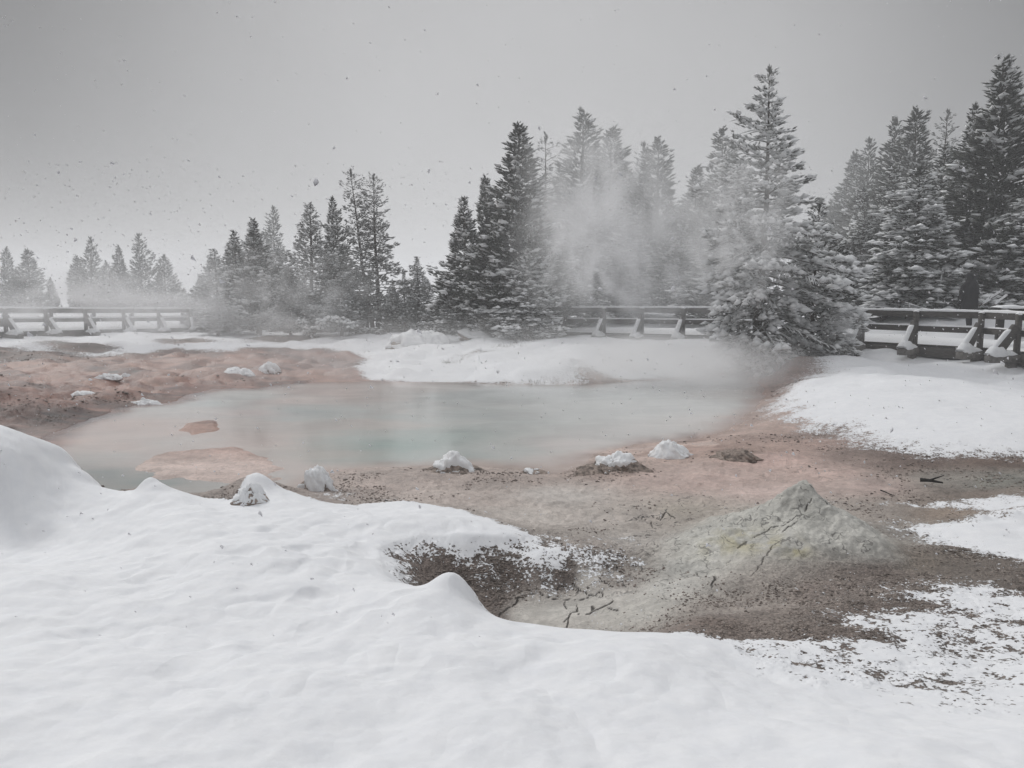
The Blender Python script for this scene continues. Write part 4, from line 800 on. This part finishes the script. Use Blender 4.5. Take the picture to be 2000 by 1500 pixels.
ST = [(2330, 16.0), (2200, 17.8), (2090, 19.5), (2000, 21.2), (1924, 22.7), (1794, 24.2), (1690, 25.5), (1590, 26.8), (1500, 28.0), (1415, 29.1), (1338, 30), (1257, 31), (1183, 32), (1108, 33), (1030, 34.3), (950, 35.7), (870, 37.2), (790, 38.7), (720, 40), (650, 41.2), (580, 42.2), (510, 43), (440, 43.3), (370, 43), (306, 41.5), (237, 39.8), (162, 38), (84, 36), (4, 34), (-80, 32.2), (-170, 30.5), (-270, 29)]
zr = {2330: 618, 1924: 611, 1794: 606, 1690: 602, 1338: 600, 1100: 600, 600: 603, 370: 604, 4: 601, -270: 598}
us = np.array(sorted(zr)); ys = np.array([zr[u] for u in us])
FR = []
for u, y in ST:
    vt = float(np.interp(u, us, ys)); x, yy, z = PY(u, vt, y); FR.append(np.array([x, y, z - 1.02]))
FR = np.array(FR); FR[:, 2] = np.convolve(np.pad(FR[:, 2], 2, 'edge'), np.ones(5) / 5, 'valid')
tg = np.gradient(FR[:, :2], axis=0); tg /= np.linalg.norm(tg, axis=1, keepdims=True)
OUT = np.c_[-tg[:, 1], tg[:, 0], np.zeros(len(tg))] 
for i in range(len(OUT)):            # outward = towards the pool
    if OUT[i] @ (np.array([0, 22, 0]) - FR[i] * [1, 1, 0]) < 0: OUT[i] *= -1
OUT[:, 2] = 0
W = 2.1
BK = FR - OUT * W
# deck
bw = empty('boardwalk', tuple(FR[8])); tag(bw, 'raised wooden boardwalk under deep snow curving behind the pool', 'boardwalk')
def rel(parts, o): return [(v - np.array(o.location), f) for v, f in parts]
dk, fa, js = [], [], []
for i in range(len(FR) - 1):
    a, b, c, d_ = FR[i] + OUT[i] * .06, FR[i + 1] + OUT[i + 1] * .06, BK[i + 1] - OUT[i + 1] * .06, BK[i] - OUT[i] * .06
    q = np.array([a, b, c, d_]); lo = q - [0, 0, .05]
    dk.append((np.r_[q, lo], np.array([[0, 1, 2, 3], [7, 6, 5, 4], [0, 4, 5, 1], [1, 5, 6, 2], [2, 6, 7, 3], [3, 7, 4, 0]])))
    fa.append(beam(a - [0, 0, .21], b - [0, 0, .21], .06, .30)); js.append(beam(d_ - [0, 0, .18], c - [0, 0, .18], .06, .25))
    ai, bi = FR[i] - OUT[i] * .5, FR[i + 1] - OUT[i + 1] * .5
    js.append(beam(ai - [0, 0, .42], bi - [0, 0, .42], .14, .28)); js.append(beam(ai + OUT[i] * .25 - [0, 0, .62], bi + OUT[i + 1] * .25 - [0, 0, .62], .1, .14))
solid('deck', rel(dk, bw), 'wood', bw); solid('edge_board', rel(fa, bw), 'wood', bw); solid('joist', rel(js, bw), 'darkwood', bw)  # near-black joists: shade of the gap below the deck put into their colour
# snow on deck
nn = 14; per = 12; rows = []
for i in range(len(FR) - 1):
    for k in range(per):
        t = k / per; rows.append(((1 - t) * FR[i] + t * FR[i + 1], (1 - t) * BK[i] + t * BK[i + 1]))
A0 = np.array([r[0] for r in rows]); B0 = np.array([r[1] for r in rows]); tt = np.linspace(0.0, 1.0, nn)
G = A0[:, None] * (1 - tt)[None, :, None] + B0[:, None] * tt[None, :, None]
hs = .17 * np.sqrt(np.clip(np.sin(tt * math.pi), 0, 1))[None] * (1 + .35 * fbm(G[..., 0], G[..., 1], .7, 3, 5)); hs[:, 0] = -.01; hs[:, -1] = -.01
G[..., 2] += hs + .003
idx = np.arange(len(rows) * nn).reshape(len(rows), nn); fq = np.stack([idx[:-1, :-1], idx[1:, :-1], idx[1:, 1:], idx[:-1, 1:]], -1).reshape(-1, 4)
link('deck_snow', np_mesh('deck_snow', G.reshape(-1, 3) - np.array(bw.location), fq, M['capsnow'], True), bw)

def railing(i0, i1, label, back=False, group='snow-capped wooden railings of the boardwalk'):
    B = BK if back else FR; sgn = -1 if back else 1
    o = empty('wooden_railing', tuple(B[i0])); tag(o, label, 'railing', group)
    for i in range(i0, i1 + 1):
        p = B[i]; n_ = OUT[i] * sgn; zt = p + np.array([0, 0, 1.0]); base = p + n_ * .13 
        po = solid('post', rel([beam(base - [0, 0, .22], base + [0, 0, .98], .13, .13, up=tuple(n_))], o), 'wood', o)
        s0 = base - n_ * .1 - np.array([0, 0, .17]); s1 = base + n_ * .80 - np.array([0, 0, .17])
        solid('sill', rel([beam(s0 - [0, 0, .03], s1 - [0, 0, .03], .27, .20), beam(s0 + n_ * .1 - [0, 0, .25], s0 + n_ * .35 - [0, 0, .25], .18, .24)], o), 'wood_end', po)
        solid('brace', rel([beam(base + n_ * .55 - [0, 0, .07], base + n_ * .05 + np.array([0, 0, .66]), .13, .24)], o), 'wood', po)
        sn_ = [snow_strip(base + n_ * .06 - [0, 0, .07], s1 + [0, 0, .075], .26, .10, i + 3, 12), snow_strip(base + n_ * .72 + [0, 0, -.03], base + n_ * .24 + np.array([0, 0, .58]), .14, .08, i + 9, 14, taper=True)]
        # little drift in the corner of sill and brace
        sn_.append(snow_strip(base + n_ * .30 - [0, 0, .08], base + n_ * .80 - [0, 0, .08], .28, .20, i + 40, 10))
        solid('snow', rel(sn_, o), 'capsnow', po, True)
        solid('post_top_snow', rel([snow_strip(base - n_ * .06 + [0, 0, .98], base + n_ * .07 + [0, 0, .98], .13, .05, i, 8)], o), 'capsnow', po, True)
    for i in range(i0, i1):
        a, b = B[i] + OUT[i] * sgn * .04, B[i + 1] + OUT[i + 1] * sgn * .04; dd = (b - a) / np.linalg.norm(b - a) * .004
        for hz_, hh_, nm in ((.92, .20, 'top_rail'), (.48, .18, 'middle_rail')):
            r = solid(nm, rel([beam(a + dd + [0, 0, hz_], b - dd + [0, 0, hz_], .05, hh_)], o), 'wood', o)
            solid('rail_snow', rel([snow_strip(a + [0, 0, hz_ + hh_ / 2 - .004], b + [0, 0, hz_ + hh_ / 2 - .004], .085, .055 if nm == 'top_rail' else .035, i * 3 + int(hz_ * 10), 30, taper=False, brk=.1)], o), 'capsnow', r, True)
    return o
railing(0, 7, 'near weathered railing at the right, below the standing person')
railing(8, 15, 'misty middle railing between the dark pines and the largest fir')
railing(16, 21, 'railing glimpsed low behind the frosted pines')
railing(22, 31, 'front railing at the left with braces leaning right')
railing(21, 31, 'rear railing of the left boardwalk, seen over the front one', True)

# dark stand at the right edge
x, y, z = PY(1975, 601, 23.8); sx0 = PY(1944, 601, 23.8)[0]; sx1 = sx0 + 1.7
sg = empty('wooden_stand', (sx0, y, z - 1.15)); tag(sg, 'black wooden stand with a snow-topped board, beyond the railing at the right edge', 'stand')
solid('board', [beam((0, 0, 1.02), (1.7, .1, 1.02), .5, .27)], 'darkwood', sg)
pz = PY(1956, 675, 23.8)[2] - (z - 1.15)
solid('post', [beam((.20, .05, pz - .3), (.20, .05, .9), .18, .18, up=(0, 1, 0))], 'darkwood', sg); solid('post', [beam((1.5, .1, pz - .3), (1.5, .1, .9), .18, .18, up=(0, 1, 0))], 'darkwood', sg)
solid('snow_cover', [snow_strip((-.03, 0, 1.15), (1.73, .1, 1.15), .52, .07, 5, 26)], 'capsnow', sg, True)

# ------------------------------------------------------------------ person
def skin_obj(name, pts, edges, rad, mat, parent=None, sub=2):
    me = bpy.data.meshes.new(name); me.from_pydata(pts, edges, []); o = link(name, me, parent)
    md = o.modifiers.new('skin', 'SKIN'); md.use_smooth_shade = True
    sv = me.skin_vertices[0].data if len(me.skin_vertices) else None
    if sv is None:
        bpy.context.view_layer.objects.active = o; bpy.ops.mesh.customdata_skin_add(); sv = me.skin_vertices[0].data
    for i, r in enumerate(rad): sv[i].radius = r if isinstance(r, tuple) else (r, r)
    sv[0].use_root = True
    s = o.modifiers.new('sub', 'SUBSURF'); s.levels = sub; s.render_levels = sub
    me.materials.append(M[mat]); return o
px_, py_, pz_ = PY(1890, 642, 25.2)
pr = empty('person', (px_, py_, pz_), math.radians(28)); pr.scale = (1.1, 1.05, .97); tag(pr, 'person in a long black hooded coat standing behind the right railing', 'person')
print('person z', pz_, top_z(px_, py_))
S_ = 1.0
body = [(0, 0, .93), (0, 0, 1.12), (0, 0, 1.33), (0, 0, 1.46), (0, .01, 1.56), (0, .02, 1.66), (0, .02, 1.74),
        (.10, 0, .88), (.12, .03, .48), (.12, 0, .08), (.13, .15, .04), (-.10, 0, .88), (-.12, -.04, .48), (-.12, -.08, .08), (-.13, .07, .04),
        (.19, 0, 1.40), (.27, .0, 1.14), (.20, .17, 1.00), (-.19, 0, 1.40), (-.27, .0, 1.14), (-.25, .10, .90), (.13, .24, 1.03), (-.25, .14, .82)]
ed = [(0, 1), (1, 2), (2, 3), (3, 4), (4, 5), (5, 6), (0, 7), (7, 8), (8, 9), (9, 10), (0, 11), (11, 12), (12, 13), (13, 14), (2, 15), (15, 16), (16, 17), (2, 18), (18, 19), (19, 20), (17, 21), (20, 22)]
rd = [(.16, .12), (.15, .115), (.18, .12), (.09, .08), .055, (.075, .09), (.06, .075), .09, .062, .045, .04, .09, .062, .045, .04, .06, .048, .036, .06, .048, .036, .035, .035]
bo = skin_obj('body', body, ed, rd, 'trouser', pr)
# fingers on both hands, rooted in the palm
for side, (hx, hy, hz_) in ((1, (.13, .24, 1.03)), (-1, (-.25, .14, .82))):
    pp, ee = [(hx, hy, hz_)], []
    for k in range(4):
        fx = hx + (k - 1.5) * .018; L_ = (.075, .085, .08, .062)[k]
        pp += [(fx, hy + .03, hz_ - .015), (fx, hy + .04, hz_ - L_ * .5), (fx, hy + .02, hz_ - L_)]; b_ = len(pp) - 3; ee += [(0, b_), (b_, b_ + 1), (b_ + 1, b_ + 2)]
    pp += [(hx - side * .04, hy + .02, hz_ + .0), (hx - side * .05, hy + .035, hz_ - .035)]; b_ = len(pp) - 2; ee += [(0, b_), (b_, b_ + 1)]
    skin_obj('glove', pp, ee, [.022] + [.010] * (len(pp) - 1), 'coat', pr, 1)
# coat: lofted rings, with hood
def loft(rings, k=28, seed=0):
    vv = []
    for (z, rx, ry, cx, cy_) in rings:
        th = np.arange(k) / k * 2 * math.pi; wob = 1 + .05 * np.sin(th * 5 + z * 7 + seed) * (z < 1.3) + .03 * np.sin(th * 9 + z * 19)
        vv.append(np.c_[cx + rx * np.cos(th) * wob, cy_ + ry * np.sin(th) * wob, np.full(k, z)])
    v = np.concatenate(vv); i = np.arange(len(rings) - 1)[:, None] * k; j = np.arange(k)[None]; j2 = (j + 1) % k
    f = np.stack([i + j, i + j2, i + k + j2, i + k + j], -1).reshape(-1, 4); return v, f
ct_ = link('coat', np_mesh('coat', *loft([(.42, .25, .20, 0, 0), (.48, .30, .22, 0, 0), (.62, .30, .215, 0, 0), (.85, .27, .20, 0, 0), (1.0, .26, .19, 0, 0), (1.15, .28, .20, 0, 0), (1.3, .30, .20, 0, 0), (1.42, .27, .18, 0, 0), (1.5, .17, .14, 0, 0), (1.55, .11, .11, 0, 0), (1.56, .03, .03, 0, 0)]), M['coat'], True), pr)
def sleeve(pts_, r_): return tube(pts_, r_, 14)
link('sleeve', np_mesh('sleeve', *sleeve([(.20, 0, 1.46), (.27, .0, 1.36), (.33, .01, 1.16), (.28, .10, 1.04), (.20, .19, 1.01), (.16, .22, 1.02)], [.06, .10, .095, .085, .075, .06]), M['coat'], True), pr)
link('sleeve', np_mesh('sleeve', *sleeve([(-.20, 0, 1.46), (-.27, .0, 1.36), (-.34, .01, 1.16), (-.33, .05, 1.02), (-.28, .10, .90), (-.26, .12, .85)], [.06, .10, .095, .085, .075, .06]), M['coat'], True), pr)
hv, hf = loft([(1.46, .17, .15, 0, -.01), (1.52, .15, .15, 0, -.01), (1.58, .135, .15, 0, 0), (1.66, .135, .16, 0, .005), (1.74, .125, .15, 0, 0), (1.80, .095, .11, 0, -.01), (1.83, .045, .05, 0, -.02), (1.835, .005, .005, 0, -.02)])
fcs = hv[hf].mean(1); open_ = (fcs[:, 1] > .10) & (fcs[:, 2] > 1.56) & (fcs[:, 2] < 1.75) & (np.abs(fcs[:, 0]) < .075)
hv2, hf2 = compact(hv, hf[~open_]); link('hood', np_mesh('hood', hv2, hf2, M['coat'], True), pr)
fv = IV * [.072, .085, .105]; fv[:, 1] += .045; fv[:, 2] += 1.655
nose = np.exp(-((fv[:, 0] / .014) ** 2 + ((fv[:, 2] - 1.645) / .022) ** 2)) * (IV[:, 1] > 0); fv[:, 1] += nose * .02
eye = (np.exp(-(((np.abs(fv[:, 0]) - .03) / .014) ** 2 + ((fv[:, 2] - 1.672) / .012) ** 2))) * (IV[:, 1] > 0); fv[:, 1] -= eye * .01
mth = np.exp(-((fv[:, 0] / .026) ** 2 + ((fv[:, 2] - 1.608) / .006) ** 2)) * (IV[:, 1] > 0); fv[:, 1] -= mth * .006
link('face', np_mesh('face', fv, IF, M['skin'], True), pr)

# ------------------------------------------------------------------ sticks, dead branches, grass
def stick(u0, v0, y0, u1, v1, y1, r, label, mat='bark', snow=True, twigs=0, seed=0, name='bare_branch', cat='branch', group=None):
    a = np.array(PY(u0, v0, y0)); b = np.array(PY(u1, v1, y1)); rs = np.random.RandomState(seed)
    o = empty(name, tuple(a)); tag(o, label, cat, group); t = np.linspace(0, 1, 9)
    pts_ = (a + (b - a) * t[:, None]); pts_[:, 2] += .04 * np.sin(t * 5 + seed) * np.linalg.norm(b - a) * .4; pts_ -= a
    parts = [tube(pts_, r * (1.1 - .7 * t), 6)]
    for k in range(twigs):
        i = rs.randint(2, 8); d_ = rs.randn(3) * .25 * np.linalg.norm(b - a); d_[2] = abs(d_[2]) * .6
        parts.append(tube([pts_[i], pts_[i] + d_ * .5, pts_[i] + d_], [r * .5, r * .4, r * .2], 4))
    solid('wood', parts, mat, o, True)
    if snow: solid('snow_line', [snow_strip(pts_[1] + [0, 0, r * .5], pts_[-1] + [0, 0, r * .4], r * 2.4, r * 1.6, seed + 3, 20)], 'capsnow', o, True)
stick(1912, 598, 25.6, 1960, 567, 25.4, .028, 'long snow-dusted dead branch slanting up right of the person', seed=1, twigs=2)
stick(1918, 596, 25.2, 1935, 586, 25.1, .035, 'short thick snowy stub right beside the person', seed=2)
stick(1940, 598, 25.0, 1967, 577, 25.0, .03, 'second slanting snowy branch, above the dark stand', seed=3, twigs=1)
stick(1830, 600, 27, 1842, 522, 27, .02, 'upright thin bare stem left of the person', seed=4, twigs=3)
stick(1760, 588, 27, 1815, 606, 26.5, .022, 'arching bare twig above the railing left of the person', seed=5, twigs=3)
x, y, z = P(1800, 944, .2)
stick(1797, 937, y, 1842, 942, y - .1, .022, 'black charred stick on the grey mud under the right snowbank', 'char', False, 2, 6)
x, y, z = P(1730, 962, .18)
stick(1720, 958, y, 1748, 968, y - .2, .007, 'thin dark twig lying on the pink mud', 'char', False, 0, 7)
# bent snow-laden sapling
x, y, z = P(612, 662, .3); z = top_z(x, y)
bs = empty('bent_sapling', (x, y, z)); tag(bs, 'small sapling bowed over by snow before the frosted pines', 'sapling')
t = np.linspace(0, 1, 12); pb = np.c_[-.1 + 1.7 * t ** 1.4, .1 * t, .95 * np.sin(t * 2.4) * .95]
pb2 = np.c_[-.5 * t, .1 * t, .8 * t]
solid('stem', [tube(pb, .03 * (1.1 - t), 5), tube(pb2, .025 * (1.1 - t), 5)], 'bark', bs, True)
rs = np.random.RandomState(3); pos = np.concatenate([pb[3:][rs.randint(0, 9, 160)], pb2[4:][rs.randint(0, 8, 60)]]) + rs.randn(220, 3) * [.10, .10, .06] - [0, 0, .04]
dv = rs.randn(220, 3) * [1, 1, .3] - [0, 0, .5]
tv, tf = tuft_template(8, 4); cv, cf = stamp(tv, tf, pos, dv, np.full(220, .2)); link('foliage', np_mesh('foliage', cv, cf, M['frost']), bs)
sv, sf = stamp(PADV, PADF, pos + [0, 0, .04], dv * [1, 1, .3], np.full(220, .24)); link('snow_load', np_mesh('snow_load', sv, sf, M['treesnow'], True), bs)
# dry grass poking out along the far mound
gp, gd = [], []
for (u0, v0, u1, v1, z_, n_) in [(862, 698, 1010, 682, .36, 420), (1010, 682, 1070, 668, .45, 120), (480, 666, 640, 660, .3, 250), (1030, 735, 1160, 728, .2, 260), (330, 672, 380, 668, .25, 60), (1500, 740, 1590, 722, .2, 120), (520, 690, 700, 678, .16, 120)]:
    for k in range(n_):
        t = rs.rand(); x, y, _ = P(u0 + (u1 - u0) * t, v0 + (v1 - v0) * t + rs.randn() * 2.0, z_); gp.append((x, y, top_z(x, y) - .02)); gd.append((rs.randn() * .5, rs.randn() * .5, 1))
gp = np.array(gp); gd = np.array(gd); bv = np.array([[0, .03, 0], [0, -.03, 0], [1, 0, .1], [0, .0, .03], [0, 0, -.04], [.8, .15, 0]]); bf = np.array([[0, 1, 2], [3, 4, 5]])
gv, gf = stamp(bv, bf, gp, gd, .06 + .08 * rs.rand(len(gp)), rs.rand(len(gp)) * 6)
tag(link('grass', np_mesh('grass', gv, gf, M['grass'])), kind='stuff')

# ------------------------------------------------------------------ falling snow
rs = np.random.RandomState(12); n_ = 14000
yy = 1.5 + 24 * rs.rand(n_) ** .62; aa = (rs.rand(n_) * 2 - 1) * .85; zz = ZC + yy * (rs.rand(n_) * .95 - .45)
ok = (zz > .5) & ((zz < ZC + yy * .16) | (rs.rand(n_) < .13)); yy, aa, zz = yy[ok], aa[ok], zz[ok]
fp = np.c_[aa * yy, yy, zz]; FV, FF = ico(1)
fd = np.c_[rs.randn(len(fp)) * .4 + .5, rs.randn(len(fp)) * .4, -np.ones(len(fp))]
fs = .0022 + .005 * rs.rand(len(fp)) ** 4 + .0006 * yy * rs.rand(len(fp))
sv, sf = stamp(FV * (1 + .25 * np.random.RandomState(1).randn(len(FV), 1)), FF, fp, fd, np.c_[fs * (1.0 + .9 * rs.rand(len(fs))), fs, fs * .8])
fm, N, L, b = nmat('snowflake'); b.inputs['Base Color'].default_value = (.9, .9, .92, 1); b.inputs['Roughness'].default_value = .9
tr_ = N.new('ShaderNodeBsdfTranslucent'); tr_.inputs['Color'].default_value = (.9, .9, .92, 1); ms = N.new('ShaderNodeMixShader'); ms.inputs[0].default_value = .5
L.new(b.outputs[0], ms.inputs[1]); L.new(tr_.outputs[0], ms.inputs[2]); L.new(ms.outputs[0], N['Material Output'].inputs['Surface'])
tag(link('snowfall', np_mesh('snowfall', sv, sf, fm, True)), kind='stuff')

# ------------------------------------------------------------------ air: haze and steam
def vol_mat(name, dens, col, noise=None, aniso=.2):
    m = bpy.data.materials.new(name); m.use_nodes = True; N = m.node_tree.nodes; L = m.node_tree.links; N.clear()
    out = N.new('ShaderNodeOutputMaterial'); v = N.new('ShaderNodeVolumePrincipled'); v.inputs['Color'].default_value = (*col, 1); v.inputs['Anisotropy'].default_value = aniso
    v.inputs['Density'].default_value = dens; L.new(v.outputs[0], out.inputs['Volume'])
    if noise:
        tc = N.new('ShaderNodeTexCoord'); ln = N.new('ShaderNodeVectorMath'); ln.operation = 'LENGTH'; L.new(tc.outputs['Object'], ln.inputs[0])
        fall = mrange(N, L, ln.outputs['Value'], .15, 1.0, 1, 0, True)
        mp = N.new('ShaderNodeMapping'); mp.inputs['Scale'].default_value = noise[1]; mp.inputs['Rotation'].default_value = noise[2]; L.new(geo_pos(N), mp.inputs['Vector'])
        nz = noise_n(N, L, mp.outputs[0], noise[0] * 1.5, 5, .62); nz.inputs['Distortion'].default_value = 1.2
        k = mrange(N, L, nz.outputs['Fac'], .40, .66, .03, 1.25, True)
        L.new(mmath(N, L, 'MULTIPLY', mmath(N, L, 'MULTIPLY', fall, k), dens), v.inputs['Density'])
    return m
hzm = vol_mat('haze_air', .0034, (.97, .975, .985))
bm = bmesh.new(); bmesh.ops.create_cube(bm, size=1); me = bpy.data.meshes.new('haze'); bm.to_mesh(me); bm.free(); me.materials.append(hzm)
hz = link('haze', me); zlo, zhi = -10.0, 27.0; hz.scale = (2600, 1700, zhi - zlo); hz.location = (0, 830, (zhi + zlo) / 2)
tag(hz, kind='stuff')
ev, ef = ico(3)
def steam(u, v, y, rx, ry, rz, dens, scale=.35, st=(1, 1, .7), rot=(0, 0, 0), orot=(0, 0, 0)):
    x, y_, z = PY(u, v, y)
    m = vol_mat('steam_vapour', dens, (.98, .98, .985), (scale, st, rot), .1)
    o = link('steam', np_mesh('steam', ev, ef, m)); o.location = (x, y_, z); o.scale = (rx, ry, rz); o.rotation_euler = orot
    tag(o, kind='stuff'); return o
tilt = dict(st=(1.1, 1, .85), rot=(0, .6, 0))
steam(1220, 500, 25.5, 4.4, 2.6, 3.1, .85, .5, **tilt)
steam(1170, 370, 28, 3.4, 2.4, 3.6, .75, .45, orot=(0, .35, 0), **tilt)
steam(1450, 440, 21.0, 2.4, 1.0, 3.0, 1.0, .7, orot=(0, -.25, 0), **tilt)
steam(1320, 712, 20.0, 4.6, 4.0, .95, 1.15, .35, st=(.7, 1, 1.2))
steam(850, 690, 19, 9.0, 6.0, 1.2, .13, .5, st=(.6, 1, 1.4))
steam(500, 590, 33, 7.0, 2.5, 3.2, .36, .5, **tilt)
steam(180, 600, 31, 8.0, 3.5, 2.3, .50, .4, st=(.6, 1, 1.3))
steam(1350, 430, 30, 12.0, 3.0, 5.5, .13, .3)
steam(1650, 640, 23.0, .8, .6, .9, 1.8, .9)
